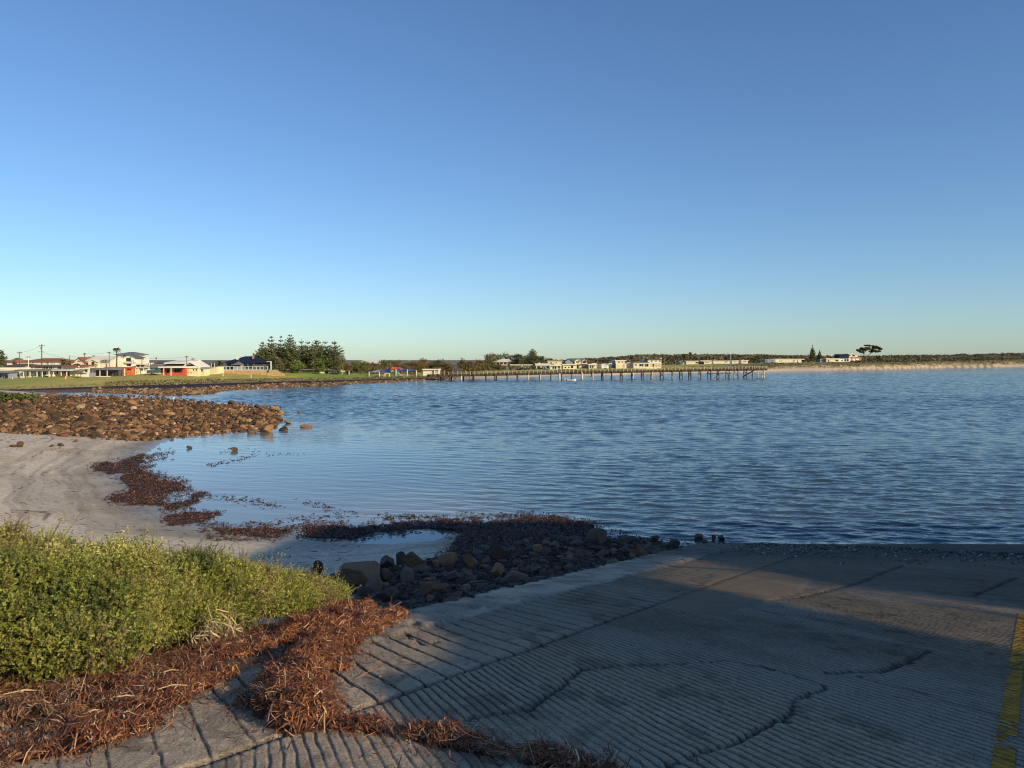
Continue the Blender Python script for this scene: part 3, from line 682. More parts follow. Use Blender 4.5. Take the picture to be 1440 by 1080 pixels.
# ------------------------------------------------------------------ dark wrack on the waterline and pebbles between the boulders
def wrack():
    r = np.random.default_rng(41); Ps = []
    for p, dens in zip(WR, (1400, 1400, 12000, 2400, 2200, 6500, 8000, 60000)):
        us = [q[0] for q in p]; vs = [q[1] for q in p]
        n = dens*2; u = r.uniform(min(us)-30, max(us)+30, n); v = r.uniform(min(vs)-6, max(vs)+6, n)
        s = sdist(u, v, p); X, Y = (u-CX)/F*(CZ-.1)*F/(v-HV), (CZ-.1)*F/(v-HV)
        s = s+24*(fbm(X*1.1, Y*.8, 47, 5)-.5)*np.clip((v-HV)/200, .2, 2)
        k = (s > 0) | ((s > -9) & (r.random(n) < .10)); Ps.append(np.stack([u[k], v[k]], 1))
    Q = np.concatenate(Ps); u, v = Q[:, 0], Q[:, 1]
    Y = (CZ-.1)*F/(v-HV); X = (u-CX)/F*Y
    for _ in range(3):                                          # slide along the sight line onto the land
        z = np.maximum(zland(X, Y), 0.0); Y = (CZ-z)*F/(v-HV); X = (u-CX)/F*Y
    k = (side(X, Y, EUP) < -.05) & (Y > 11) & (Y < 75); X, Y, v = X[k], Y[k], v[k]; z = np.maximum(zland(X, Y), 0.005); n = len(X)
    N_ = np.tile([0., 0, 1], (n, 1))+r.normal(0, .3, (n, 3)); a = r.uniform(0, 6.28, n)
    D = np.stack([np.cos(a), np.sin(a), r.normal(0, .13, n)], 1)
    s = r.uniform(.045, .125, n)*np.clip(Y/26, .7, 1.5)
    Vs, Fs = strips(np.stack([X, Y, z+np.abs(r.normal(.008, .018, n))], 1), D, N_, s*1.5, s*.36, r.normal(0, .3, n), r)
    pal = np.array([(.065, .033, .025), (.11, .05, .034), (.035, .022, .018), (.20, .11, .06)]); c = pal[r.choice(4, n, p=[.4, .28, .26, .06])]*r.uniform(.7, 1.3, n)[:, None]
    o = mesh_np('seaweed_wrack', Vs, Fs, vcol('wrack', .55, 9, .8, 1.2, 0, spec=.4), np.repeat(c, 8, 0), kind='stuff')
    tag(o, 'dark red-brown seaweed washed up along the water and between the boulders', 'seaweed', kind='stuff')
    # floating bits and the tide line at the ramp foot
    Ps = []
    for pl, nn, sp in (([(300,640),(340,630),(400,640)], 40, 5), ([(292,655),(320,650),(360,640)], 130, 4), ([(370,641),(420,638)], 30, 3), ([(300,698),(350,705),(390,712)], 160, 7), ([(330,748),(420,728),(500,722)], 120, 8),
                       ([(430,706),(470,716)], 60, 7), ([(700,724),(760,728),(850,738)], 240, 6), ([(560,727),(620,727)], 90, 4)):
        for i in range(nn):
            k = r.integers(len(pl)-1); t = r.random(); Ps.append((lerp(pl[k][0], pl[k+1][0], t)+r.normal(0, sp), lerp(pl[k][1], pl[k+1][1], t)+r.normal(0, sp*.35)))
    for i in range(2600):
        u = r.uniform(1010, 1600); Ps.append((u, np.interp(u, [1000,1200,1440,1600], [763,767,779,789])+abs(r.normal(0, 1))*r.choice([3, 9])*(.5+fbm(np.array([u*.03]), np.array([1.0]), 7)[0])))
    Q = np.array(Ps); n = len(Q); Y = CZ*F/(Q[:, 1]-HV); X = (Q[:, 0]-CX)/F*Y
    inr = side(X, Y, EUP) > 0; Yr = 1.217/((Q[:, 1]-HV)/F-RS); useR = inr & (Yr < 25.0) & (Yr > 0); Y = np.where(useR, Yr, Y); X = (Q[:, 0]-CX)/F*Y
    z = np.where(inr, np.maximum(Rp(Y), 0.005), 0.0)+.012
    a = r.uniform(0, 6.28, n); D = np.stack([np.cos(a), np.sin(a), r.normal(0, .12, n)], 1); s = r.uniform(.05, .14, n)*np.where(inr, .7, 1)
    Vs, Fs = strips(np.stack([X, Y, z], 1), D, np.tile([0., 0, 1], (n, 1))+r.normal(0, .3, (n, 3)), s*1.5, s*.4, r.normal(0, .15, n), r)
    c = np.where((r.random(n) < .12)[:, None] & inr[:, None], np.array([[.4, .38, .34]]), np.array([[.045, .026, .02]]))*r.uniform(.6, 1.3, n)[:, None]
    o = mesh_np('floating_seaweed', Vs, Fs, MATS['wrack'], np.repeat(c, 8, 0), kind='stuff')
    tag(o, 'scattered dark seaweed bits floating in the shallows and along the ramp foot', 'seaweed', kind='stuff')
    q = 1500; u = r.uniform(-40, 520, q); v = r.uniform(612, 800, q); Y = 5.0*F/(v-HV); X = (u-CX)/F*Y
    for _ in range(4): z = zland(X, Y); Y = (CZ-z)*F/(v-HV); X = (u-CX)/F*Y
    z, sd__ = znear(X, Y); k = (z > .05) & (Y > 13) & (r.random(q) < .25+1.2*sstep(.5, .65, fbm(X*.5, Y*.5, 45))); X, Y, z = X[k], Y[k], z[k]; q = len(X)
    a = r.normal(.3, .8, q); Vs, Fs = strips(np.stack([X, Y, z+.012], 1), np.stack([np.cos(a), np.sin(a), 0*a], 1), np.tile([0., 0, 1], (q, 1))+r.normal(0, .3, (q, 3)), r.gamma(2, .09, q)+.05, r.uniform(.015, .05, q), r.normal(0, .1, q), r)
    tag(mesh_np('beach_debris', Vs, Fs, MATS['wrack'], np.repeat(np.array([(.07, .045, .03)])*r.uniform(.5, 1.6, q)[:, None], 8, 0), kind='stuff'), 'small scraps of seaweed and sticks strewn over the sand', 'debris', kind='stuff')
    # pebbles
    m = 5200; u = r.uniform(430, 1010, m); v = r.uniform(756, 880, m); X = []; V0, F0 = ICO[1]; VV, FF = [], []
    Y = 5.2*F/(v-HV); Xx = (u-CX)/F*Y
    for _ in range(4): zz = zland(Xx, Y); Y = (CZ-zz)*F/(v-HV); Xx = (u-CX)/F*Y
    zz = zland(Xx, Y); ok = (v > np.interp(u, [430, 520, 640, 760, 1000], [814, 803, 780, 758, 752])) & (side(Xx, Y, EUP) < -.1) & (zz > .02) & (Y > 11) & (Y < 27)
    b = 0
    for x_, y_, z_ in zip(Xx[ok], Y[ok], zz[ok]):
        s = .03+.03*r.gamma(1.5, 1); Vp = V0*(1+.25*r.normal(0, 1, (len(V0), 1))*.6)*np.array([s*r.uniform(.8, 1.4), s*r.uniform(.7, 1.2), s*.6])
        a = r.uniform(0, 6.28); ca, sa = math.cos(a), math.sin(a)
        Vp = np.stack([Vp[:, 0]*ca-Vp[:, 1]*sa, Vp[:, 0]*sa+Vp[:, 1]*ca, Vp[:, 2]], 1)+np.array([x_, y_, z_+s*.2]); VV.append(Vp); FF.append(F0+b); b += len(V0)
    c = np.repeat(np.array([(.08, .058, .043)])*np.random.default_rng(3).uniform(.35, 1.7, len(VV))[:, None], len(V0), 0)
    o = mesh_np('pebbles', np.concatenate(VV), np.concatenate(FF), vcol('pebble', .75, 15, .7, 1.2, .004, 40), c, kind='stuff')
    tag(o, 'dark shingle and pebbles filling the ground between the boulders', 'pebbles', kind='stuff')
wrack()

# ------------------------------------------------------------------ boulders beside the ramp
RB = rockmat('boulder_rock', [(.15, (.09, .055, .032)), (.45, (.20, .115, .058)), (.7, (.28, .15, .066)), (.95, (.30, .20, .11))], 1.6, .05, .8, 5)
RD = rockmat('dark_rock', [(.15, (.04, .030, .022)), (.6, (.085, .058, .038)), (.95, (.12, .085, .052))], 1.6, .04, .7, 6)
RG = rockmat('pale_rock', [(.15, (.09, .07, .05)), (.6, (.15, .115, .08)), (.95, (.19, .14, .09))], 1.6, .04, .8, 6)
RT = rockmat('tan_rock', [(.15, (.15, .092, .05)), (.6, (.25, .15, .08)), (.95, (.30, .20, .12))], 1.4, .05, .8, 5)
BM = {k: [rock_mesh('boulder', 500+j*10+i, m_, sub=4, cuts=8, rough=.035, cut=(.42, .74), sc=(1.15, 1.0, 1.15)) for i in range(6)] for j, (k, m_) in enumerate((('b', RB), ('d', RD), ('g', RG), ('t', RT)))}
BL = [(508,806,78,44,'t',1,'big tan angular boulder nearest the green shrub, above the orange seaweed'),
 (446,806,24,30,'d',2,'dark upright boulder against the sand just behind the shrub'),
 (427,806,14,9,'t',3,'little yellowish stone on the sand left of the dark upright boulder'),
 (527,823,40,26,'g',0,'light grey faceted boulder in front of the big tan boulder'),
 (545,791,28,22,'d',1,'dark boulder touching the far right side of the big tan boulder'),
 (563,786,20,17,'d',4,'small dark boulder tucked behind the brown boulder on the sand edge'),
 (583,789,34,25,'b',2,'brown domed boulder at the edge of the sand, second from the tidal pool'),
 (542,808,26,20,'g',3,'rounded grey boulder just right of the light grey faceted boulder'),
 (571,809,30,21,'g',5,'blocky grey boulder with two faces below the brown domed boulder'),
 (638,772,18,11,'d',0,'small dark boulder at the near end of the tidal pool'),
 (631,786,36,19,'b',4,'broad brown-grey boulder between the tidal pool and the rubble'),
 (661,788,32,18,'b',1,'low brown boulder right of the broad brown-grey boulder'),
 (684,790,16,11,'g',2,'small bluish grey stone between two brown boulders'),
 (703,779,34,22,'d',3,'large dark domed boulder standing in the seaweed right of the tidal pool'),
 (610,792,22,11,'b',5,'flat dark brown boulder left of the broad brown-grey boulder'),
 (634,811,40,14,'d',1,'long flat dark boulder in the middle of the rubble'),
 (700,804,28,18,'b',0,'brown boulder left of the split grey boulder'),
 (724,812,38,20,'g',4,'pale grey boulder that looks split in two, near the ramp lip'),
 (750,802,28,14,'g',1,'smooth pale brown boulder close above the ramp lip'),
 (613,827,46,20,'t',2,'tan slab-like boulder lying low near the ramp lip'),
 (604,841,17,14,'t',5,'small tan pointed stone at the foot of the slab-like boulder'),
 (545,838,40,18,'d',5,'low dark boulder just above the orange seaweed heap'),
 (512,836,26,18,'d',2,'dark boulder half hidden behind the orange seaweed heap'),
 (540,860,30,18,'d',0,'dark boulder squeezed between the seaweed heap and the ramp lip'),
 (572,856,26,14,'d',4,'dark bluish boulder at the very edge of the ramp lip'),
 (757,771,22,14,'b',3,'brown stone standing up in the seaweed right of the large dark domed boulder'),
 (842,756,38,20,'d',2,'big black boulder at the water edge with seaweed draped on it'),
 (781,767,22,10,'g',0,'flat greenish grey stone in the seaweed, nearest the water edge boulder'),
 (768,764,14,10,'b',4,'small brown stone left of the flat greenish grey stone'),
 (901,775,22,17,'b',1,'rounded brown boulder alone beside the ramp lip near the water'),
 (863,793,24,10,'g',3,'pale grey flat stone resting against the ramp lip'),
 (838,771,16,8,'d',0,'small dark stone just behind the big black water edge boulder'),
 (878,762,40,8,'d',5,'long low dark rock lying along the water edge'),
 (923,756,14,8,'d',1,'dark rock standing in the water, first from the ramp'),
 (905,762,14,10,'d',3,'small dark rock at the right end of the long low rock'),
 (950,766,20,11,'d',2,'dark rock at the waterline where the lip meets the water'),
 (983,754,14,8,'b',3,'brown rock standing in the water off the ramp corner'),
 (1004,756,8,7,'d',4,'smallest dark rock in the water off the ramp corner'),
 (1015,756,13,7,'d',0,'dark pointed rock farthest right in the water off the ramp corner'),
 (992,763,13,8,'d',5,'dark stone on the corner of the ramp at the waterline'),
 (825,795,18,9,'d',4,'dark stone on the rubble left of the pale flat stone'),
 (655,826,20,9,'b',3,'small brown stone halfway along the ramp lip'),
 (672,838,16,9,'t',0,'small greenish tan stone sitting on the ramp lip'),
 (590,803,22,10,'d',3,'dark stone in the rubble below the brown domed boulder'),
 (800,785,16,8,'b',5,'small brown stone between the seaweed and the ramp lip'),
 (655,806,22,10,'b',2,'flat brown stone right of the long flat dark boulder')]
def put_rock(name, me, u, vc, wpx, hpx, label, cat, seed, group=None, sink=.28, zmin=-.05, pos=None):
    r = random.Random(seed); vb = vc+hpx*.5
    x, y, z = pos if pos else hit(u, vb)
    if name == 'boulder': wpx *= .80; hpx *= .86
    if z < zmin: x, y, z = PZ(u, vb, 0.0)
    if name == 'rock' and cat == 'rock' and group: wpx *= .66; hpx *= .52
    s = wpx/F*y*.5/.86; h = hpx/F*y/(1.62-sink)
    o = bpy.data.objects.new(name, me); link(o)
    o.scale = (s, s*r.uniform(.75, 1.0), h); o.rotation_euler = (r.uniform(-.15, .15), r.uniform(-.15, .15), r.uniform(0, 6.28))
    o.location = (x, y+s*.5, z+h*(.8-sink)); return tag(o, label, cat, group)
for i, (u, v, w_, h_, k, j, lab) in enumerate(BL):
    put_rock('boulder', BM[k][j], u, v, w_, h_, lab, 'boulder', 900+i, 'boulders beside the ramp')
# smaller stones between them: each its own, told apart only by where they lie
r_ = np.random.default_rng(77)
for i in range(130):
    u = r_.uniform(520, 960); v = np.interp(u, [520, 640, 760, 960], [r_.uniform(798, 862), r_.uniform(782, 842), r_.uniform(768, 812), r_.uniform(756, 772)])
    k = 'bdg'[r_.integers(3)]; w_ = r_.uniform(7, 15)
    x, y, z = hit(u, v)
    if z < .02 or side(x, y, EUP) > -.3: continue
    zone = 'near the tan boulders' if u < 640 else ('in the middle of the rubble' if u < 780 else 'in the seaweed towards the water')
    kd = {'b': 'brown', 'd': 'dark', 'g': 'grey'}[k]
    put_rock('stone', BM[k][r_.integers(6)], u, v, w_, w_*.5, 'small %s stone among the shaded rubble %s' % (kd, zone), 'stone', 1300+i, 'small %s stones %s' % (kd, zone))

# ------------------------------------------------------------------ rocky point
RR = rockmat('reef_rock', [(.12, (.055, .036, .022)), (.42, (.18, .102, .05)), (.65, (.29, .165, .078)), (.92, (.38, .25, .13))], 1.3, .06, .85, 5)
RK = rockmat('reef_dark_rock', [(.2, (.035, .027, .02)), (.6, (.09, .06, .035)), (.95, (.15, .10, .055))], 1.3, .05, .8, 5)
RM = [rock_mesh('rock', 700+i, RR, sub=3, cuts=8, rough=.05, cut=(.34, .72), sc=(1.2, 1.05, 1.12)) for i in range(8)]
RKM = [rock_mesh('rock', 740+i, RK, sub=3, cuts=8, rough=.05, cut=(.34, .72), sc=(1.2, 1.05, 1.12)) for i in range(6)]
def reef():
    r = np.random.default_rng(88); pts = []
    while len(pts) < 300:
        u = r.uniform(-40, 392); v = r.uniform(557, 617)
        if not inside(np.array([u]), np.array([v]), REEF)[0]: continue
        crest = math.exp(-((v-(577+u*.02))/13)**2)*float(sstep(60, 160, u))*r.choice([.4, 1.0, 2.3])
        w_ = r.gamma(4, .76)*(.75+.95*crest)*np.interp(v, [556, 575, 615], [.7, 1, .95])
        pts.append((w_, u, v))
    pts.sort(reverse=True); X = []
    for i, (w_, u, v) in enumerate(pts):
        dark = r.random() < np.interp(v, [575, 600], [.15, .55]); me = (RKM[r.integers(6)] if dark else RM[r.integers(8)])
        hz = w_*r.uniform(.32, .6)
        zone = 'seaward tip' if u > 320 else ('inland end' if u < 90 else 'middle')
        edge = 'beach edge' if v > 595 else ('back edge' if v < 568 else 'crest')
        sz = 'large' if w_ > 10 else ('medium' if w_ > 5.5 else 'small')
        hue = 'dark brown' if dark else 'rust-brown'
        put_rock('rock', me, u, v, w_, hz, '%s %s rock, %s of the rocky point, %s' % (sz, hue, zone, edge), 'rock', 2000+i, '%s %s rocks on the %s of the rocky point, %s' % (sz, hue, zone, edge), sink=.3)
    m = 12000; u = r.uniform(-60, 394, m); v = r.uniform(555, 622, m); k = sdist(u, v, REEF)+5*(r.random(m)-.5) > 0; u, v = u[k], v[k]
    Y = 5.5*F/(v-HV); X = (u-CX)/F*Y
    for _ in range(4): zz = np.maximum(zland(X, Y), 0); Y = (CZ-zz)*F/(v-HV); X = (u-CX)/F*Y
    V0s = [rock_shape(800+i, 2, 7, .08, (.32, .72), (1.05, .95, .72)) for i in range(6)]; VV, FF, CC = [], [], []; b = 0
    pal = np.array([(.19, .105, .05), (.09, .06, .034), (.27, .155, .075), (.05, .034, .022), (.38, .27, .15), (.14, .065, .035)])
    zz = np.maximum(zland(X, Y), 0)
    for x_, y_, z_ in zip(X, Y, zz):
        V0, F0 = V0s[r.integers(6)]; s = .075+.065*r.gamma(1.8, 1); a = r.uniform(0, 6.28); ca, sa = math.cos(a), math.sin(a)
        Vp = V0*np.array([s, s*.9, s*r.uniform(.7, 1.3)]); Vp = np.stack([Vp[:, 0]*ca-Vp[:, 1]*sa, Vp[:, 0]*sa+Vp[:, 1]*ca, Vp[:, 2]], 1)+np.array([x_, y_, z_+s*.15])
        VV.append(Vp); FF.append(F0+b); b += len(V0); CC.append(np.tile(pal[r.choice(6, p=[.26, .24, .14, .18, .05, .13])]*r.uniform(.7, 1.3), (len(V0), 1)))
    o = mesh_np('rock_rubble', np.concatenate(VV), np.concatenate(FF), vcol('rubble', .85, 4, .7, 1.2, .02, 8), np.concatenate(CC), kind='stuff')
    tag(o, 'loose brown rubble covering the rocky point between its larger rocks', 'rubble', kind='stuff')
reef()
for i, (u, v, w_, h_, d_, lab) in enumerate([(430,599,15,5,0,'flat orange-brown rock farthest out in the water off the rocky point'), (405,594,11,4,0,'low brown rock in the water between the point and the farthest rock'),
  (397,603,14,6,1,'dark jagged rock in the water just off the tip of the point'), (374,603,19,11,0,'big rounded brown rock at the water edge of the point tip'), (356,606,16,6,1,'flat dark rock beside the big rounded rock at the point tip'),
  (395,580,5,4,0,'tiny rock in the water behind the tip of the point'), (420,579.5,6,3,0,'small rock in the water farthest behind the point'), (328.5,632.5,10,4.5,1,'lone dark red rock in the calm shallows of the cove'),
  (264,629,8,4,1,'dark stone in the shallows at the seaweed edge of the cove'), (27,626,11,7,1,'dark stone on the sand near the left edge of the photo'), (15,627,9,4,1,'flat grey stone on the sand left of the dark stone'),
  (72,627,7,4,1,'small dark stone on the sand, left one of a pair below the rocky point'), (84,626,7,4,1,'small dark stone on the sand, right one of a pair below the rocky point'), (104,620,9,4,0,'flat reddish stone on the sand below the rocky point'),
  (385,575,18,6,0,'long low brown rock at the very end of the point')]):
    put_rock('rock', (RKM if d_ else RM)[i % 6], u, v, w_, h_, lab, 'rock', 2600+i)
# ------------------------------------------------------------------ houses across the bay
PAL = {'cream': (.74,.69,.52), 'white': (.80,.78,.70), 'yellow': (.76,.69,.42), 'grey': (.34,.34,.35), 'dkgrey': (.10,.10,.115), 'navy': (.012,.02,.05),
       'blue': (.20,.27,.36), 'rust': (.27,.075,.03), 'tile': (.30,.125,.065), 'red': (.42,.03,.035), 'orange': (.62,.17,.05), 'coral': (.58,.10,.06), 'aqua': (.30,.55,.50),
       'pink': (.55,.30,.24), 'glass': (.015,.018,.024), 'brick': (.42,.20,.10), 'tan': (.55,.42,.28), 'roofgrey': (.17,.175,.185), 'roofcream': (.78,.72,.58), 'stone': (.52,.33,.16),
       'bluewall': (.28,.32,.40), 'brown': (.16,.09,.05), 'lilac': (.42,.38,.42), 'dark': (.04,.036,.035), 'teal': (.12,.33,.29), 'silver': (.50,.52,.53)}  # bluewall, lilac and grey also colour house walls as if in shade
def M(k):
    if k == 'glass': return flat('p_glass', PAL[k], .12, .3, .6, spec=.6)
    return flat('p_'+k, PAL[k], .75, .16, .35, .0, .25)
class House:
    """All measures are read off the photo's columns and rows and turned to metres at the building's own distance."""
    def __init__(s, name, label, cat, u0, u1, vb, d, group=None):
        s.d = d; s.k = d/F; s.uc = (u0+u1)/2; s.vb = vb
        x, y, z = PD(s.uc, vb, d); s.o = thing(name, (x, y, z), label, cat, group)
    def X(s, u): return (u-s.uc)*s.k
    def Zz(s, v): return (s.vb-v)*s.k
    def wall(s, u0, u1, vt, dep, col, vb=None, y0=0.0, name='wall', sink=2.0):
        zb = s.Zz(s.vb if vb is None else vb); zb = -sink if vb is None else zb
        m = MB(); m.box(s.X(u0), s.X(u1), y0, y0+dep, zb, s.Zz(vt)); return m.build(name, M(col), s.o)
    def gfront(s, u0, u1, ua, va, ve, dep, col, rcol, y0=0.0, over=.35, sink=2.0, th=.16):
        m = MB(); m.prism([(s.X(u0), -sink), (s.X(u1), -sink), (s.X(u1), s.Zz(ve)), (s.X(ua), s.Zz(va)), (s.X(u0), s.Zz(ve))], y0, y0+dep); m.build('wall', M(col), s.o)
        xa, za = s.X(ua), s.Zz(va); r = MB()
        for xe in (s.X(u0), s.X(u1)):
            t = over/abs(xe-xa); xo = xe+(xe-xa)*t; zo = s.Zz(ve)-(za-s.Zz(ve))*t
            r.prism([(xa, za+.01), (xo, zo+.01), (xo, zo+th), (xa, za+th+.02)], y0-.4, y0+dep+.3)
        r.build('roof', M(rcol), s.o)
    def gside(s, u0, u1, vt, ve, dep, rcol, y0=0.0, over=.4):
        r = MB(); z1, z0 = s.Zz(vt), s.Zz(ve); h = dep/2
        r.prismx([(y0-over, z0), (y0+h, z1), (y0+dep+over, z0), (y0+dep+over, z0+.12), (y0+h, z1+.16), (y0-over, z0+.12)], s.X(u0)-.2, s.X(u1)+.2); r.build('roof', M(rcol), s.o)
        g = MB(); g.prismx([(y0+.02, z0), (y0+dep-.02, z0), (y0+h, z1-.02)], s.X(u0)+.05, s.X(u1)-.05); g.build('gable', M(rcol), s.o)
    def hip(s, u0, u1, ua, ub, vt, ve, dep, rcol, y0=0.0, over=.5):
        x0, x1, z0, z1 = s.X(u0)-over*0, s.X(u1), s.Zz(ve), s.Zz(vt); ya, yb = y0-over, y0+dep+over; ym = (ya+yb)/2
        m = MB(); m.add([(x0,ya,z0),(x1,ya,z0),(x1,yb,z0),(x0,yb,z0),(s.X(ua),ym,z1),(s.X(ub),ym,z1),(x0,ya,z0-.12),(x1,ya,z0-.12),(x1,yb,z0-.12),(x0,yb,z0-.12)],
              [(0,1,5,4),(1,2,5),(2,3,4,5),(3,0,4),(6,9,8,7),(0,6,7,1),(1,7,8,2),(2,8,9,3),(3,9,6,0)]); return m.build('roof', M(rcol), s.o)
    def slab(s, u0, u1, vt, ve, dep, col, y0=-.3, name='roof', back=0.0):
        z0, z1 = s.Zz(ve), s.Zz(vt); m = MB()
        m.prismx([(y0, z0), (y0+dep, z0+back), (y0+dep, z1+back), (y0, z1)], s.X(u0), s.X(u1)); return m.build(name, M(col), s.o)
    def win(s, *ws, col='glass', y0=0.0, name='window', fr=None):
        for (ua, ub, va, vb) in ws:
            m = MB(); m.box(s.X(ua), s.X(ub), y0-.06, y0-.004, s.Zz(vb), s.Zz(va)); w_ = m.build(name, M(col), s.o)
            if fr:
                f = MB(); x0, x1, z0, z1 = s.X(ua), s.X(ub), s.Zz(vb), s.Zz(va); t = .09
                f.box(x0-t, x0, y0-.09, y0-.003, z0-t, z1+t); f.box(x1, x1+t, y0-.09, y0-.003, z0-t, z1+t); f.box(x0, x1, y0-.09, y0-.003, z1, z1+t); f.box(x0, x1, y0-.09, y0-.003, z0-t, z0)
                f.box((x0+x1)/2-.03, (x0+x1)/2+.03, y0-.085, y0-.062, z0, z1); f.build('frame', M(fr), w_)
    def posts(s, us, vt, vb=None, col='white', y0=-1.8, r=.07):
        for u in us:
            m = MB(); m.box(s.X(u)-r, s.X(u)+r, y0-r, y0+r, -1.5 if vb is None else s.Zz(vb), s.Zz(vt)); m.build('post', M(col), s.o)
    def bar(s, u0, u1, va, vb, col, y0, y1, name='railing'):
        m = MB(); m.box(s.X(u0), s.X(u1), y0, y1, s.Zz(vb), s.Zz(va)); m.build(name, M(col), s.o)
H = House
G1 = 'beach shacks on the grass bank'; G2 = 'houses behind the shacks'; G3 = 'houses behind the jetty beach'; G4 = 'houses on the hill'
# front row, left
h = H('beach_shack', 'cream shack with a dark open verandah at the far left edge of the shack row', 'shack', -14, 17, 534, 178, G1)
h.wall(-14, 13, 523, 5, 'bluewall'); h.slab(-16, 15.5, 521.8, 524, 8, 'roofgrey', -2.6); h.posts((-6, 2.3, 5.6, 14.5), 524, y0=-2.3, col='dark'); h.bar(-14, 17, 532.2, 533.6, 'brown', -2.4, -2.2); h.win((-4, 1, 526, 531), (7, 11, 527, 532), col='glass')  # verandah shade is put into the bluish wall colour
h = H('beach_shack', 'long low cream shack with a stepped flat roof above the dark verandah', 'shack', -40, 33, 533, 190, G1)
h.wall(-40, 22, 517, 6, 'cream'); h.slab(-42, 34, 518.6, 519.9, 8, 'roofcream', -.8); h.wall(14, 22, 520.6, 4, 'cream', y0=-6.5); h.slab(12, 24, 519.9, 520.7, 6, 'white', -7); h.win((-30, -24, 521, 526), (-12, -6, 521, 526))
h = H('beach_shack', 'narrow plain cream shack with a blank front left of the long verandah shack', 'shack', 26, 39, 532.6, 181, G1)
h.wall(26.5, 38, 521, 5, 'cream'); h.slab(25.6, 40, 519.6, 521.2, 6.5, 'roofgrey'); h.wall(24, 26.3, 521, 3, 'lilac', y0=1)
h = H('beach_shack', 'long cream shack with a grey roof, white posts and several windows', 'shack', 39, 76, 532.4, 181, G1)
h.wall(39, 76, 521.2, 6, 'cream'); h.slab(38.8, 77, 519.3, 521.4, 9, 'roofgrey', -2.2); h.posts((40, 49, 58.7, 66, 75.5), 521.2); h.win((41, 48, 522.5, 524), (50.2, 53, 522.5, 530.5), (54, 57, 523, 529.5), (60, 65, 522.3, 527), fr='white'); h.bar(60, 66, 529, 531.5, 'dkgrey', -1.5, -1.1, 'bench'); h.bar(68.5, 73, 528.5, 530.8, 'dark', -1.5, -.8, 'bench')
h = H('beach_shack', 'yellowish shack with a pale grey awning roof and dark shaded porch', 'shack', 76, 108, 530.6, 182, G1)
h.wall(76, 108, 521, 6, 'yellow'); h.slab(75.6, 108.5, 519.4, 521.3, 9, 'silver', -2.4); h.posts((81.5, 92.4, 100), 521.2, col='white'); h.win((78.5, 81.5, 522.3, 526), (86.5, 88.5, 522.3, 527), (89.5, 93.8, 522.3, 529.5), (95.5, 97.7, 522.3, 529.6))
h = H('beach_shack', 'white shack with a dark pergola and table in front, near the church-like house', 'shack', 107, 126, 530, 183, G1)
h.wall(107, 125.5, 519, 6, 'white'); h.slab(106.5, 126, 517.6, 519.2, 7, 'cream'); h.win((120.5, 122.6, 519.8, 522.8), fr='dkgrey'); h.posts((110.6, 117.5), 521, y0=-2.4, col='dkgrey'); h.bar(108, 120, 520.6, 521.3, 'dkgrey', -2.6, -.1, 'awning')
t_ = H('patio_umbrella', 'dark patio umbrella with table standing before the white pergola shack', 'umbrella', 110, 117, 529.8, 178); t_.posts((113.6,), 524.4, y0=0, col='dkgrey', r=.05); t_.hip(109.5, 117.3, 113.2, 113.9, 523.6, 525.3, .9, 'dkgrey'); t_.bar(111.5, 115.8, 526.8, 527.2, 'dark', -.35, .35, 'tabletop')
h = H('fence', 'grey corrugated side fence between the white pergola shack and the dark garage shack', 'fence', 126, 134, 530, 183); h.wall(126, 134, 524, .12, 'grey'); h.posts((126.2, 128.6, 131, 133.6), 519.2, y0=.3, col='dkgrey'); h.bar(126, 134, 518.4, 519.2, 'dkgrey', .1, .5)
h = H('beach_shack', 'dark shack with white posts, rust-brown garage door and glass doors', 'shack', 134, 167, 529.2, 186, G1)
h.wall(134, 167, 520, 6, 'dkgrey'); h.slab(133.6, 168, 517.4, 520.2, 9.5, 'roofgrey', -2.8); h.posts((138.4, 148.3, 158.4), 520, y0=-2.5); h.win((139.4, 145.6, 522.4, 528.6), col='rust', name='garage_door'); h.win((151, 157.4, 520.8, 528.2), (160, 162.5, 520.8, 528), (164, 166.4, 521, 528)); h.bar(134, 159, 528.6, 529.4, 'white', -2.9, -1, 'step')
h = H('beach_shack', 'bright orange and red shack with a red fascia left of centre of the row', 'shack', 149, 186, 527.4, 188, G1)
h.wall(166, 186, 518.2, 6, 'orange'); h.slab(147.5, 186.5, 516.2, 518.2, 7, 'coral'); h.win((166.4, 170.2, 518.4, 526.6), col='coral', name='red_panel'); h.win((179, 181.6, 519, 520.5), (182.3, 184.2, 519, 520.5)); h.win((174.2, 178, 524.8, 526.2), col='dark', name='bench'); h.posts((170.7, 180.6), 518, col='white')
h = H('beach_shack', 'small yellow shack with a red corner and dark opening right of the orange shack', 'shack', 186, 195, 526, 190, G1)
h.wall(186, 194.4, 517.6, 5, 'yellow'); h.slab(185.6, 195, 516.6, 517.7, 6, 'roofcream'); h.win((186.4, 188.6, 520.4, 523.4), col='coral', name='red_panel'); h.win((187, 192, 522.8, 524.9), name='opening'); h.posts((185.6, 193.6), 517.7, y0=-1.2)
h = H('beach_shack', 'white shack with small windows between the yellow and the aqua shacks', 'shack', 195, 209, 525.4, 191, G1)
h.wall(195, 209, 517.4, 5, 'white'); h.slab(192, 210, 516, 517.5, 7, 'silver', -1.2); h.win((196, 197.3, 518, 523), (199.4, 202, 518.4, 520.4), (205.4, 207.4, 518, 519)); h.posts((198, 204.4), 517.4, y0=-1)
h = H('beach_shack', 'pale aqua shack with a teal door behind the trailer', 'shack', 209, 228, 525.2, 192, G1)
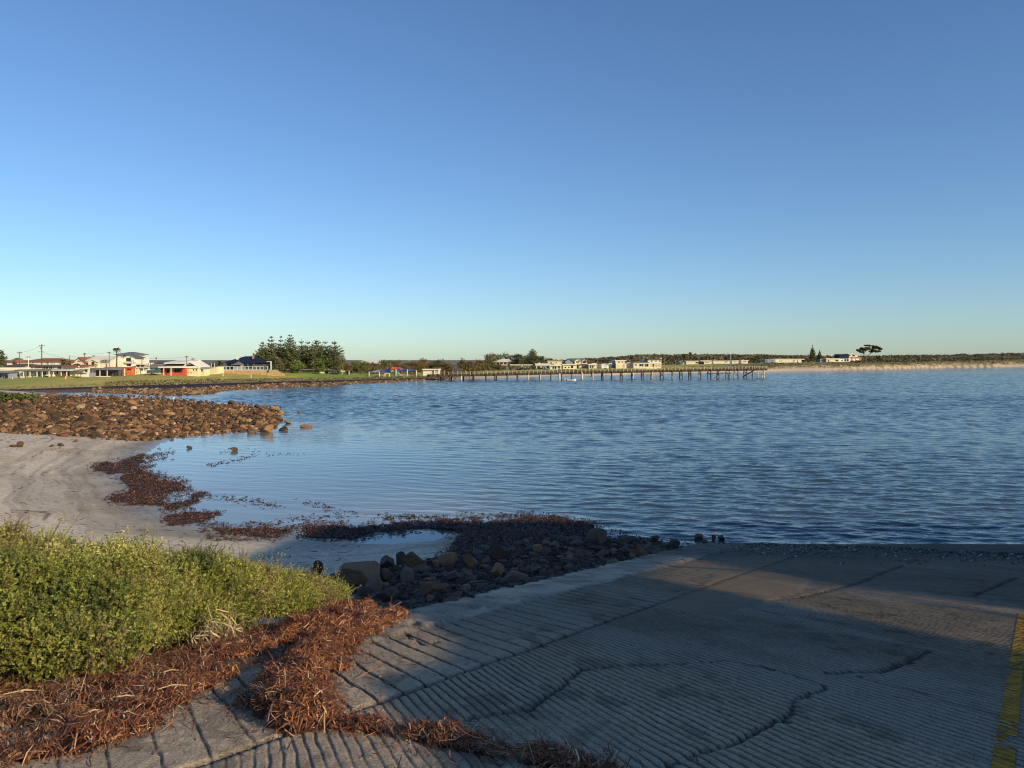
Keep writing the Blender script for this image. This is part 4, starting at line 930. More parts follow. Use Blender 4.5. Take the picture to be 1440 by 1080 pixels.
h.wall(209, 226, 517, 5, 'aqua'); h.slab(208, 227.4, 515.2, 517.1, 7, 'roofgrey', -.8); h.win((211, 214.2, 518, 522.3), col='teal', name='door'); h.win((219, 220.2, 518, 522)); h.win((216, 217.2, 520, 521.4)); h.posts((225.4,), 517, col='white', y0=-.6)
h = H('boat_trailer', 'dark boat on a trailer parked before the pale aqua shack', 'trailer', 212, 223, 526, 187); m = MB(); m.prism([(-1.6, .2), (1.2, .35), (1.9, 1.0), (-1.7, .95)], -.6, .6); m.build('hull', M('dkgrey'), h.o); m = MB(); m.box(-2.2, 1.6, -.5, .5, .08, .2); m.build('trailer_frame', M('silver'), h.o); 
for yy in (-.62, .62): m = MB(); m.tube([(-.4, yy-.08, .0), (-.4, yy+.08, .0)], .3, 10); m.build('wheel', M('dark'), h.o)
h = H('beach_shack', 'red shack with white posts, dark red door and wide glass doors', 'shack', 228, 262, 525.4, 192, G1)
h.wall(228, 261, 517.2, 6, 'coral'); h.slab(227, 262, 515.4, 517.3, 8, 'roofcream', -1.8); h.win((228.4, 233.6, 518.2, 524.6), col='red', name='door'); h.win((235, 238, 518, 524.6), (245.4, 256.4, 517.8, 523.7)); h.win((239, 243.5, 518, 523.6), col='tan', name='panel'); h.posts((234.4, 244.5), 517.2, y0=-1.6)
h = H('beach_shack', 'plain yellow shack with two small windows right of the red shack', 'shack', 262, 280, 525.6, 193, G1)
h.wall(262, 279, 517.6, 6, 'yellow'); h.slab(261.5, 280, 516.4, 517.7, 7, 'roofcream'); h.win((271.6, 273, 519, 521), (275.4, 277, 519, 521)); h.win((264, 266, 523, 525), (268, 270.4, 523, 525), col='tan', name='planter')
h = H('beach_shack', 'little yellow shack with a pale blue roof at the right of the shack row', 'shack', 279, 288, 525.2, 195, G1)
h.wall(280, 286.4, 518.4, 4, 'yellow'); h.slab(279, 288.4, 516.2, 518.5, 6, 'blue', -1.0); h.win((281, 282.4, 519.4, 522.6), (283.6, 285.2, 519.4, 522.6)); h.posts((287.4,), 518.4, y0=-.8, col='lilac')
h = H('beach_shack', 'cream flat-topped block with notched parapet at the left end of the stone wall', 'shack', 293, 305, 524, 203, G1)
h.wall(292.5, 304.6, 516.2, 5, 'yellow'); h.win((294, 295, 516.8, 517.6), (297, 298, 516.8, 517.6), (299.6, 300.6, 516.8, 517.6), (302.2, 303.2, 516.8, 517.6)); h.posts((296.6, 301), 511, vb=516, y0=.2, col='white', r=.05); h.wall(287.6, 292.4, 517.6, 3, 'white'); h.bar(287.4, 292.6, 522, 523.2, 'brown', -.5, -.02, 'bench')
# second row, left
h = H('house', 'pink brick house with a low black roof peeping over the left shacks', 'house', 4, 36, 520, 208, G2)
h.wall(6, 36, 514.2, 8, 'pink'); h.hip(3.5, 36.5, 14, 28, 511.6, 514.4, 9, 'dkgrey'); h.win((29, 31, 514.6, 518), (33, 34.6, 514.6, 518), fr='white')
h = H('house', 'house with a long flat dark roof and mixed cream and pink walls behind the shacks', 'house', 36, 89, 520, 210, G2)
h.wall(36, 88, 515.2, 8, 'pink'); h.slab(35.6, 90, 513.2, 515.4, 10, 'dkgrey', -.8); h.win((36.5, 40, 515.4, 519), (61, 68, 515.4, 518.6), (69.5, 74, 515.4, 519), (82, 87, 515.4, 519), fr='white'); h.win((46, 49.5, 515.4, 519), (76, 80.5, 515.6, 519), col='cream', name='panel')
h = H('house', 'small cream house with an orange tiled hip roof at the far left behind the tree', 'house', 9, 20, 512.4, 240, G2)
h.wall(9.5, 18.4, 508.6, 7, 'cream'); h.hip(9, 20.2, 12.5, 17, 504.8, 508.8, 8, 'tile')
h = H('house', 'long cream house under a brown-red tiled roof, beside the tallest power pole', 'house', 31, 87, 513.4, 240, G2)
h.wall(32, 85, 508, 9, 'cream'); h.hip(30.5, 87.5, 46, 72, 503.6, 508.4, 11, 'tile'); h.win((45, 47.6, 509.6, 511), (66, 68.6, 509.6, 512.2), (72.6, 74.2, 509.6, 512.6), (76.4, 78, 509.6, 512), fr='white'); h.wall(29.5, 42, 511, 3, 'brick', y0=-2)
h = H('house', 'low terracotta-roofed house front between the red tiled house and the church-like house', 'house', 88, 117, 519.6, 206, G2)
h.wall(88, 116, 517, 6, 'cream'); h.slab(87.6, 117, 515.6, 517.2, 6, 'tile', -.5, back=.5); h.win((112.4, 114, 514.9, 516.8), y0=-.7, col='cream', name='chimney'); h.wall(88.5, 94, 514.8, 2, 'white', y0=3)
h = H('house', 'tall cream church-like house with a pointed gable and long pale roof', 'house', 104, 158, 518, 222, G2)
h.gfront(104.6, 119, 111.6, 503, 509, 9, 'cream', 'tile'); h.wall(119, 152, 507.6, 9, 'cream', y0=1.5); h.gside(117, 152, 501.6, 508, 11, 'roofcream', 1.0); h.gfront(124.5, 138, 131.2, 506, 509.2, 4, 'cream', 'roofcream', y0=-.2); h.win((130, 133, 509.2, 514.8), y0=-.2, fr='brown'); h.win((109.4, 113.6, 507, 508.8), col='tile', name='vent'); h.win((122, 124, 510, 516), (140.6, 144.5, 511.4, 514.6), (145.4, 148.5, 511.4, 514.6), y0=1.5, fr='white'); h.wall(138, 158, 511, 5, 'cream', y0=.4)
h = H('house', 'white three-storey house with dark balconies and grey hip roof behind a palm', 'house', 145, 194, 517, 232, G2)
h.wall(148, 168, 502, 9, 'white', y0=3); h.wall(160, 190, 502, 9, 'white'); h.hip(145, 171, 152, 164, 500, 502.2, 11, 'roofgrey', 2.5); h.wall(157, 181, 498, 7, 'white', y0=3); h.hip(155, 184, 166, 174, 494.6, 498.2, 9, 'roofgrey', 2.5); h.gfront(176, 191, 183, 499.8, 502.4, 5, 'white', 'roofgrey', y0=-.6, over=.8)
h.win((168, 173.2, 503, 508.4), (179, 185.6, 503.2, 508.4), y0=-.6); h.win((168.4, 173.2, 511, 515), (179.6, 185.6, 511.6, 514.8), y0=-.6); h.win((167, 169.6, 499, 500.4), (172, 174.8, 499, 500.4), y0=3); h.win((150, 152.4, 504, 507), (155, 158, 504.5, 509), (159.5, 162, 504.5, 507.5), y0=3); h.bar(167, 192.6, 508.6, 509.7, 'white', -2.0, 0, 'balcony'); h.bar(178, 190, 515, 515.8, 'white', -2.0, 0, 'balcony'); h.bar(187, 192, 507, 508.6, 'dkgrey', -1.9, -1.8); h.posts((173.8, 190.4), 502.4, vb=517, y0=-1.9, col='white')
h = H('house', 'low tan-roofed house just right of the white three-storey house', 'house', 190, 206, 517, 228, G2)
h.wall(191, 205, 512.6, 6, 'tan'); h.slab(190, 206.4, 510.4, 512.8, 7, 'roofcream', -.6); h.win((193, 196, 513.2, 516), (198.6, 202, 513.2, 516))
h = H('house', 'house with a dark gable roof and a white framed porch behind the aqua shack', 'house', 204, 234, 517, 230, G2)
h.wall(206, 232, 512.6, 8, 'grey'); h.hip(211, 234.5, 213, 222, 508, 513.4, 9, 'dkgrey', .4); h.posts((206.6, 212.6), 510, y0=-1.2, col='white', r=.12); h.bar(206.2, 213, 509.8, 510.6, 'white', -1.35, -1.05, 'beam'); h.win((207.4, 212, 511, 515))
h = H('house', 'modern house with sweeping white-edged gables and dark glazing behind the red shack', 'house', 233, 279, 517, 226, G2)
h.wall(234, 264, 511.8, 8, 'dkgrey'); h.slab(233, 266, 510, 511.4, 10, 'white', -1.2, back=.8); h.gfront(262, 278, 268.6, 509.4, 514.6, 8, 'grey', 'white', y0=-.8, over=.6, th=.35); h.win((235.4, 241, 512.2, 514.4), (242, 249, 512.2, 514.4), (250, 258, 512.2, 514.4)); h.bar(233.6, 262, 514.6, 515.8, 'cream', -.4, -.02, 'fascia'); h.win((264.4, 273.4, 512.6, 515.4), y0=-.8)
h = H('house', 'big dark house under a steep navy hip roof with chimneys on the stone wall', 'house', 315, 362, 521, 226)
h.wall(318, 358, 509.2, 11, 'dkgrey'); h.hip(314.5, 363, 334, 347.4, 500.8, 509.6, 13, 'navy'); h.wall(328, 330.4, 502.4, 1.0, 'white', vb=507, y0=2.5, name='chimney'); h.wall(349, 350.8, 500.4, .8, 'brick', vb=506, y0=3.5, name='chimney'); h.wall(344.6, 347, 500, .8, 'dkgrey', vb=503, y0=5, name='chimney')
h.win((320, 325, 511.4, 517), (327, 331, 511.4, 517), (343, 347.5, 511.4, 517), (350, 355, 511.4, 517)); h.wall(331.5, 342.5, 512.6, 2, 'grey', y0=-1.9); h.hip(331, 343.4, 336.8, 337.4, 508.4, 512.6, 2.2, 'roofgrey', -2.0); h.win((333, 341, 513.4, 515.6), y0=-1.9); h.posts((336.9,), 503.4, vb=508.6, y0=-.8, col='dkgrey', r=.04); h.wall(312, 316.4, 512.4, 4, 'cream', y0=1); h.wall(305, 313, 516, 2, 'blue', y0=2)
# stone wall and its white fence
h = H('stone_wall', 'long sandy yellow stone retaining wall below the navy-roofed house', 'wall', 293, 396, 527.4, 208)
m = MB(); m.prism([(h.X(291), -1), (h.X(402), -1), (h.X(398), h.Zz(526)), (h.X(389), h.Zz(521.4)), (h.X(305), h.Zz(520.8)), (h.X(303), h.Zz(524)), (h.X(291), h.Zz(524.4))], 0, 1.2); m.build('wall', flat('sandstone', (.50, .33, .16), .9, .35, 1.8, .03, bscale=4), h.o); h.bar(304.6, 389.4, 520.2, 520.9, 'cream', -.08, 1.3, 'coping')
h = H('fence', 'white post and rail fence on top of the yellow stone wall', 'fence', 305, 386, 520.4, 209)
for i in range(14): h.posts((307.4+i*5.3,), 515.2, vb=520.2, y0=0, col='silver', r=.09)
h.bar(306.6, 377, 515.1, 515.7, 'silver', -.06, .06, 'rail'); h.bar(306.6, 377, 519.3, 519.7, 'silver', -.05, .05, 'rail')
h = H('lamp_post', 'pale lamp post with a flat arm at the right end of the stone wall', 'lamp post', 374, 382, 521, 207); h.posts((381.2,), 508.2, vb=521, y0=0, col='silver', r=.16); h.bar(375, 381.9, 507.9, 508.8, 'silver', -.12, .12, 'arm')
# park building below the pines
h = H('amenities_block', 'low cream and red brick building in the shade under the pines', 'building', 403, 476, 526.2, 236)
h.wall(402, 476, 520, 6, 'tan'); h.slab(401, 477, 518.8, 520.2, 8, 'roofgrey', -1.2); h.win((404, 408, 520.6, 525.4), (433, 440, 519.8, 525.6), col='coral', name='red_panel'); h.win((444, 446, 520.6, 525.6), (450, 455, 520.6, 525.6), (465, 467, 519.4, 525.6), (469.6, 471, 519.4, 525.6), col='white', name='column'); h.win((409.4, 412, 521, 525.6), (441, 443.4, 521, 525.6), (457, 462, 521, 525.6))
h = H('shelter_shed', 'small brown picnic shelter with white posts right of the pines', 'shelter', 480, 492, 526.4, 238)
h.posts((481, 491), 521.5, y0=0, col='white', r=.1); h.slab(478.6, 486, 521.4, 522.6, 3, 'white', -1); h.slab(486, 492.4, 520.4, 521.6, 3, 'brown', -1); h.wall(486.6, 491, 522.8, 1.2, 'dark', y0=.8)
h = H('warehouse', 'long white roofed sheds far away on the low ridge behind the playground', 'sheds', 508, 534, 511, 820); h.wall(508, 533, 509, 20, 'white'); h.gside(508, 533, 506.6, 509.2, 22, 'white')
# playground
for u0, v0, pts, col, lab in ((530, 521, [(519.5,523.6),(528,521),(539,518.8),(531,523.4)], 'lilac', 'grey mauve shade sail at the left end of the playground'),
    (541, 520, [(534,523.6),(545,518.6),(552,516),(543,524.2)], 'sailblue', 'blue shade sail slung low left of the orange sail'), (556, 517, [(548,519.2),(551,515.6),(562,516),(566,519.6)], 'sailorange', 'orange-red shade sail at the top of the playground'),
    (566, 519, [(558,519.6),(562.5,516.6),(573,519.6),(563,521.2)], 'sailblue', 'blue shade sail sloping down right of the orange sail'), (578, 520, [(572,521.8),(575,518.6),(586,520.6),(577,522.2)], 'sailblue', 'blue shade sail farthest right over the playground')):
    P_ = []
    for i, (u, v) in enumerate(pts): P_.append(Vector(PD(u, v, 236+(3.5 if i in (1, 2) else -2.0))))
    n_ = 9; Vs = []
    for i in range(n_):
        for j in range(n_):
            a, b = i/(n_-1), j/(n_-1); p = (P_[0]*(1-a)+P_[3]*a)*(1-b)+(P_[1]*(1-a)+P_[2]*a)*b
            Vs.append((p.x, p.y, p.z-.5*math.sin(math.pi*a)*math.sin(math.pi*b)*0.8))
    PAL['sailblue'] = (.06, .10, .38); PAL['sailorange'] = (.72, .12, .04)
    o = mesh_np('shade_sail', Vs, grid_faces(n_, n_), M(col), smooth=True); so_ = o.modifiers.new('s', 'SOLIDIFY'); so_.thickness = .03; tag(o, lab, 'shade sail', 'playground shade sails')
for i, (u, va, vb, lab) in enumerate(((519, 522.6, 530, 'cream sail post at the left corner of the playground'), (533.6, 522.6, 530, 'cream sail post under the low blue sail, left of the climbing frame'), (556.8, 519.5, 529, 'cream sail post in the middle of the playground'), (572.8, 519.6, 529, 'tall cream sail post between the two right blue sails'), (585.6, 520.8, 528, 'cream sail post at the right end of the playground'))):
    x, y, z = PD(u, vb, 233); m = MB(); m.tube([(x, y, z-.6), (x, y, CZ-(va-HV)/F*233)], .14, 8); tag(m.build('sail_post', M('cream'), smooth=True), lab, 'post', 'playground sail posts')
h = H('climbing_frame', 'yellow timber playground frame left of the coloured slide tower', 'playground', 541, 548, 529.8, 232); h.posts((541.4, 547.6), 524.6, y0=0, col='yellow', r=.11); h.bar(541, 548, 524.4, 525.2, 'yellow', -.1, .1, 'beam'); h.posts((543.6, 545.6), 525, vb=528.4, y0=0, col='dkgrey', r=.03); h.bar(543.4, 545.8, 528.2, 528.6, 'dark', -.12, .12, 'swing_seat')
h = H('play_tower', 'green and blue playground tower with slide under the sails', 'playground', 549, 567, 529.6, 234); h.posts((550, 553.6, 557, 560), 521.6, y0=0, col='teal', r=.1); h.posts((550, 553.6, 557, 560), 522.2, y0=1.4, col='teal', r=.1); h.bar(549.8, 560.2, 524.9, 525.3, 'brown', -.1, 1.5, 'platform'); h.bar(550.2, 553.4, 522.6, 524.8, 'teal', -.05, .02, 'panel'); h.bar(557.2, 559.8, 522.6, 524.8, 'blue', -.05, .02, 'panel'); h.hip(549.6, 554, 551.6, 552, 519.8, 521.8, 1.6, 'aqua')
m = MB(); m.prism([(h.X(560.2), h.Zz(525.1)), (h.X(566), h.Zz(529.4)), (h.X(566.8), h.Zz(529.2)), (h.X(560.4), h.Zz(524.4))], .3, .9); m.build('slide', M('silver'), h.o)
h = H('toilet_block', 'cream flat-roofed block with one dark door between the playground and the jetty', 'building', 594, 617, 526.4, 246); h.wall(594.5, 617, 520.2, 5, 'cream'); h.slab(593.6, 618, 518.8, 520.3, 6.4, 'roofcream', -.6); h.win((608.4, 610.2, 520.8, 525.6), col='dark', name='door'); h.win((613, 615.4, 520.8, 521.8)); h.posts((611, 617.4), 520.2, vb=526.4, y0=-.5, col='white')
h = H('gazebo', 'dark hip-roofed gazebo behind the start of the jetty', 'gazebo', 636, 650, 525.4, 262); h.posts((637.6, 643.2, 648.6), 520, y0=-1.2, col='brown', r=.08); h.posts((637.6, 648.6), 520, y0=1.2, col='brown', r=.08); h.hip(635.6, 651, 642, 644.4, 517.2, 520.2, 3.2, 'dkgrey', -1.4)
# behind the jetty
h = H('house', 'house with a big pale hip roof and balcony among dark trees', 'house', 695, 720, 516, 380, G3); h.wall(697, 718.4, 508.4, 9, 'tan'); h.hip(693.8, 720.4, 706, 716, 504.8, 508.8, 12, 'roofcream'); h.win((698.6, 702, 509.6, 512.6), (703.5, 707, 509.6, 512.6), (709, 712, 509.6, 513)); h.win((714.6, 718, 509.4, 513.4), col='brick', name='panel'); h.bar(697, 713, 512.8, 513.6, 'white', -1.2, 0, 'balcony')
h = H('house', 'long low cream house with a thin flat roof and a flagpole in front', 'house', 718, 749, 519, 352, G3); h.wall(733, 749, 513.6, 7, 'cream'); h.slab(717, 749.4, 512.6, 513.7, 8, 'roofcream', -.8); h.wall(718, 734, 514.4, 6, 'tan', y0=1.5); h.win((739, 742, 514.4, 517), (744.6, 748, 514.4, 517.4), (738.6, 741, 517.4, 518.6), fr='white')
h = H('house', 'white skillion-roofed house with a dark carport next to the grey wall', 'house', 753, 774, 520, 345, G3); h.wall(754, 774, 514, 8, 'white'); h.slab(752.8, 774, 512.4, 514.1, 9, 'roofcream', -.6, back=.5); h.win((755.4, 760, 515.2, 519.6), name='carport_opening'); h.win((763.4, 772, 514.6, 519.8), col='bluewall', name='panel'); h.wall(758, 759.4, 509.8, .8, 'white', vb=513, y0=3, name='chimney')
h = H('house', 'yellow flat-roofed upper house standing behind the white pavilion', 'house', 770, 791, 517, 368, G3); h.wall(770.4, 790, 508.2, 9, 'yellow'); h.slab(769.6, 791, 507.3, 508.3, 10, 'roofcream', -.5); h.win((774, 776, 509.2, 511.4), (781, 783, 509.6, 511), fr='white'); h.wall(772, 779, 511, 2, 'grey', y0=-2.1)
h = H('house', 'white pavilion with a row of windows nearest the jetty rail', 'house', 773, 789.4, 522, 335, G3); h.wall(773.4, 789, 514.4, 6, 'white'); h.slab(772.6, 790, 513.6, 514.5, 8, 'white', -1.0); h.win((777, 779.2, 515.4, 518.6), (780, 782.6, 515.4, 518.6), (784.4, 788, 515.2, 517.2), (784.4, 788, 518.2, 519.4)); h.win((775, 783, 520, 522), col='brick', name='planter'); h.posts((773.6, 783.5, 789), 514.4, y0=-.8)
h = H('house', 'two-storey house with grey gable walls and white arched gables on the rise', 'house', 794, 825, 513, 400, G3); h.gfront(795, 806, 800.5, 504.8, 508.6, 9, 'bluewall', 'dkgrey'); h.wall(806, 825, 508.4, 8, 'cream', y0=.5); h.gside(803, 822, 504.2, 508.4, 9, 'roofgrey', .6); h.gfront(808, 817, 812.6, 505.2, 508, 2, 'cream', 'roofcream', y0=-.8); h.gfront(818.6, 825, 821.6, 505.6, 507.8, 2, 'tan', 'roofcream', y0=-.8); h.win((810.6, 812.2, 507.6, 510.4), (813.2, 814.6, 507.6, 510.4), (819.6, 823.6, 507.8, 510.6), y0=-.8); h.bar(817, 826, 511, 511.6, 'white', -2, 0, 'balcony')
h = H('house', 'wide yellow house with a flat cream roof below the grey-gabled two-storey', 'house', 791, 811, 519.6, 340, G3); h.wall(792, 811, 513.2, 7, 'yellow'); h.slab(790.4, 812, 512, 513.3, 9, 'roofcream', -.7); h.win((794, 796.4, 516, 517.6), (799, 801, 516, 517.4), (803, 806, 514, 517.6))
m_ = H('arch', 'tall slender pale arch standing on the beach front before the yellow houses', 'arch', 809, 817, 523, 330); q = MB(); q.tube([(m_.X(810.4)+.0, 0, m_.Zz(515))]+[(m_.X(812.8)-1.0*math.cos(a), 0, m_.Zz(515)+.75*math.sin(a)) for a in np.linspace(.2, 2.9, 7)]+[(m_.X(813.4), 0, -1)], .14, 8); q.build('arch', M('tan'), m_.o, True)
h = H('house', 'low cream house with a grey front wall right of the pale arch', 'house', 813, 826, 520, 350, G3); h.wall(814, 818.6, 514, 6, 'yellow'); h.wall(818.6, 826, 514.8, 6, 'grey', y0=.5); h.slab(813, 826.6, 513, 514.1, 7.5, 'roofgrey', -.4); h.bar(819, 826.4, 517.8, 518.6, 'white', -.7, -.5)
h = H('house', 'bright yellow box-like house with tall windows, alone on the green', 'house', 827, 840, 519.4, 345, G3); h.wall(828, 839, 513.2, 8, 'yellow'); h.slab(827.2, 840, 512.2, 513.3, 9, 'roofcream', -.4); h.win((829.6, 831.6, 514, 517.4), (832.8, 834.6, 514, 517.4), (835.4, 836.6, 514, 515)); h.wall(834.6, 842, 511.2, 5, 'white', y0=8.5)
h = H('house', 'white house with a broad low gable front and dark arched opening', 'house', 845, 857, 521, 345, G3); h.gfront(846, 856, 851, 511.6, 513, 8, 'white', 'roofcream'); h.win((848.6, 853.6, 514.2, 515.2), col='teal', name='vent'); h.win((849.4, 853, 517.4, 520.6), name='opening'); h.slab(856.4, 861, 511, 512, 7, 'white', .5); h.wall(856.6, 860.4, 512.6, 5, 'dkgrey', y0=1)
h = H('house', 'two-storey yellow house with a side wall coloured grey as in shade and pale flat roof', 'house', 860, 883, 518, 350, G3); h.wall(866, 881, 510.8, 9, 'yellow'); h.wall(866, 879, 507.4, 8, 'cream', y0=1.2); h.slab(865.2, 881, 506.4, 507.5, 10, 'white', .8); h.win((869.6, 872, 508.6, 510), (874.6, 876.6, 508.6, 510), y0=1.2); h.win((876.2, 878.6, 511.4, 516.8), col='tan', name='door'); h.win((868.4, 873, 513, 515), col='cream', name='panel'); h.wall(860.4, 866, 508, 6, 'bluewall', y0=2.5)  # side wall's shade is put into its blue-grey colour
h = H('house', 'long one-storey cream house with wide windows and a left wall coloured grey as in shade', 'house', 883, 913, 517.4, 352, G3); h.wall(891, 912.6, 509.8, 12, 'cream'); h.slab(890, 913, 508.8, 509.9, 13, 'roofgrey', -.5); h.win((893, 895.4, 512, 514), (899, 905, 511.8, 515), (907, 912, 511.8, 515.6), fr='white'); h.wall(883.5, 891, 509.2, 9, 'lilac', y0=2.5)  # lilac left wall carries painted shade
h = H('house', 'two-storey cream house with flat dark roof at the right end of the close houses', 'house', 910, 931, 517.4, 356, G3); h.wall(911, 930, 506, 9, 'cream'); h.slab(910.4, 930.6, 504.4, 506.1, 10, 'dkgrey', -.5); h.win((926.8, 929, 507.2, 508.6), (916, 917.4, 507, 509.4), (921.6, 923.4, 507.4, 508.6), (917.6, 919.8, 512, 515.6)); h.win((914, 916, 512.2, 516), (921.4, 924.4, 512.2, 516), (926, 929, 512.2, 516), col='tan', name='panel'); h.bar(910.6, 930.4, 510.4, 511.2, 'white', -.5, 0, 'balcony'); h.wall(905, 910.4, 505.6, 6, 'lilac', y0=3); h.posts((929.8,), 503, vb=505, y0=0, col='white', r=.3)  # left end tinted lilac to stand for its shaded side
h = H('shed', 'dark grey shed at the foot of the hill, left of the far cream cabins', 'shed', 954, 961, 513, 470); h.gfront(955, 960, 957.5, 507, 508.6, 8, 'grey', 'roofgrey'); h.wall(960.2, 964.4, 509, 6, 'cream', y0=1)
h = H('house', 'cream cabin with a leafy hedge in front, first right of the dark grey shed', 'house', 964, 984, 513, 470, G3); h.wall(965, 978, 508.4, 8, 'cream'); h.slab(964, 982, 507.4, 508.5, 10, 'roofcream', -.6); h.win((979, 982, 509, 510.4), y0=1.5); h.wall(978, 982, 509, 6, 'tan', y0=1.5)
h = H('house', 'cream cabin with a shaded left porch and three small windows', 'house', 985, 1001, 512.4, 472, G3); h.wall(990, 1000.6, 508, 8, 'cream'); h.slab(985, 1001, 507, 508.1, 9, 'roofcream', -.4); h.wall(986.4, 990, 508.4, 5, 'brown', y0=1.2); h.win((991.6, 992.8, 509, 510), (993.6, 994.8, 509, 510), (995.4, 996.6, 509, 510))
h = H('house', 'longest blank cream cabin in the far row, with one window at its right', 'house', 1003, 1026.4, 512.6, 474, G3); h.wall(1003.4, 1026, 508, 8, 'cream'); h.slab(1003, 1026.4, 507.2, 508.1, 9, 'roofcream', -.3); h.win((1019, 1020.4, 508.6, 509.8), (1021.2, 1022.4, 508.6, 509.8))
h = H('house', 'small cream cabin just right of the longest cabin and a thin pole', 'house', 1029, 1039, 512, 476, G3); h.wall(1029.4, 1038.6, 507.8, 7, 'cream'); h.slab(1029, 1039, 507, 507.9, 8, 'roofcream', -.3); h.win((1032.4, 1034, 508.6, 509.6))
h = H('house', 'small cream cabin above the end of the jetty, last before the trees', 'house', 1042, 1053, 511, 480, G3); h.wall(1042.6, 1051.6, 507.4, 7, 'cream'); h.slab(1042, 1053, 506.6, 507.5, 8, 'roofcream', -.3); h.win((1045.4, 1046.8, 507.8, 509), (1047.6, 1048.8, 507.8, 509)); h.posts((1045.6,), 505.6, vb=507, y0=1, col='white', r=.25)
h = H('shed', 'shed coloured blue-grey as in shade, left of the long cream building beyond the jetty end', 'shed', 1076, 1091, 510.6, 505); h.wall(1076.4, 1090, 506.2, 8, 'bluewall'); h.slab(1076, 1090.4, 505.6, 506.3, 9, 'silver', -.3); h.win((1078, 1079, 506.8, 510), (1085.4, 1086.2, 506.8, 510), col='navy', name='door')  # blue-grey paints in the shade of this left-hand face
h = H('house', 'very long cream building on the dunes beyond the end of the jetty', 'house', 1090, 1131, 510.4, 510, G3); h.wall(1090.4, 1116, 505.6, 10, 'cream'); h.wall(1117, 1127, 506, 8, 'cream'); h.slab(1090, 1131, 504.6, 505.7, 11, 'roofcream', -.4); h.win((1096, 1097.4, 507, 508.2), (1098.6, 1099.8, 507, 508.2), (1121, 1122.2, 506.8, 508.6)); h.win((1115.9, 1117.2, 505.8, 510), col='brown', name='door')
h = H('house', 'cream house with left wall coloured grey as in shade, joined to the navy and white house', 'house', 1155, 1181, 509.4, 562, G3); h.wall(1162, 1180.4, 504.8, 9, 'yellow'); h.slab(1161, 1181, 503.9, 504.9, 10, 'roofcream', -.4); h.wall(1155, 1162, 505, 8, 'grey', y0=2); h.win((1164.6, 1166, 506, 508.4), (1175, 1179, 506, 508))  # left wall greyed: shade painted into its colour
h = H('house', 'modern house with a big navy blue box above a white ground floor', 'house', 1180, 1213, 509.2, 564, G3); h.wall(1180, 1198, 503.9, 10, 'white'); h.wall(1180, 1193.4, 498, 9, 'navy', vb=503.8, y0=-.6, name='upper_storey'); h.wall(1193.6, 1207, 498, 9, 'cream', y0=1); h.slab(1193.4, 1208.6, 497.4, 498.1, 10, 'roofcream', .6); h.wall(1197.6, 1211.6, 502, 7, 'brick', y0=-.2); h.win((1187.6, 1190, 505, 508), (1191, 1193.4, 504.8, 508), (1183, 1185, 506.4, 508)); h.win((1198.6, 1202.6, 504.2, 508.6), (1203.4, 1208, 504.2, 508.6), col='white', name='garage_door', y0=-.2); h.win((1194.6, 1196.6, 499, 500.4), (1199.4, 1203, 499, 501), y0=1)
for u0, u1, va, vb, d, c, r, lab in ((976, 991, 499.4, 502.8, 900, 'cream', 'roofgrey', 'cream house with grey roof high on the hill among trees'), (995, 1006, 501, 503.6, 905, 'white', 'roofcream', 'white house on the hill right of the grey-roofed hill house'), (1038, 1064, 500.2, 503.6, 930, 'pink', 'tile', 'long reddish house on the hilltop above the jetty end'), (1155, 1172, 498.8, 501.6, 1000, 'white', 'white', 'white buildings on the skyline behind the navy house'), (1084, 1090, 502.4, 504.4, 980, 'white', 'white', 'tiny white house on the skyline left of the far tall pine')):
    h = H('house', lab, 'house', u0, u1, vb, d, G4); h.wall(u0+.6, u1-.6, va+1.2, 9, c); h.hip(u0, u1, u0+3.0, u1-3.0, va, va+1.4, 11, r) if c != 'white' else h.slab(u0, u1, va, va+1.2, 10, r, -.4); n_ = max(1, int((u1-u0)/5)); h.win(*[(u0+1.6+i*(u1-u0-3)/n_, u0+3.0+i*(u1-u0-3)/n_, va+1.6, vb-.5) for i in range(n_)])

# ------------------------------------------------------------------ power poles and wires
POL = [(27.4,494.4,516,214,7,'thin power pole with crossarm left of the tallest pole'), (40,500.4,519,206,5,'short pale pole right of the pink brick house'), (58.7,484.4,517,212,8,'tallest brown power pole in front of the red tiled house'), (97.6,499.8,512,250,0,'thin bare pole above the bushes left of the church-like house'),
       (118.8,496.3,520,210,4,'brown power pole beside the pointed gable'), (131.6,499.4,510,246,5,'power pole behind the ridge of the church-like house'), (153.6,494.4,518,216,5,'grey power pole left of the palm'), (199.6,501,517,212,3,'power pole over the tan-roofed house'),
       (219.6,502.2,519,206,2,'power pole rising behind the aqua shack'), (262.5,500.2,518,208,5,'power pole in front of the sweeping white gables'), (271,503.4,514,236,6,'double power pole just behind the sweeping white gables'), (279.6,504.8,516,210,0,'thin white mast above the little blue-roofed shack'),
       (736.5,500,519,345,0,'thin flagpole before the long low cream house'), (853.4,504.6,513,362,0,'thin pale pole above the white gable-fronted house'), (895.4,503.4,510,362,0,'thin pole behind the long one-storey cream house'), (964.4,498.6,510,480,0,'thin pole before the hill left of the far cabins'), (1022.4,495.4,503,700,0,'thin dark mast on the hilltop skyline'), (660.6,513,526,240,0,'tall brown pole at the start of the jetty'), (920.5,497,504.6,700,0,'thin mast on the skyline above the flat dark roof'), (845.4,509,515,362,1.5,'short pale pole with a small crossarm left of the white gable-fronted house')]
tops = []
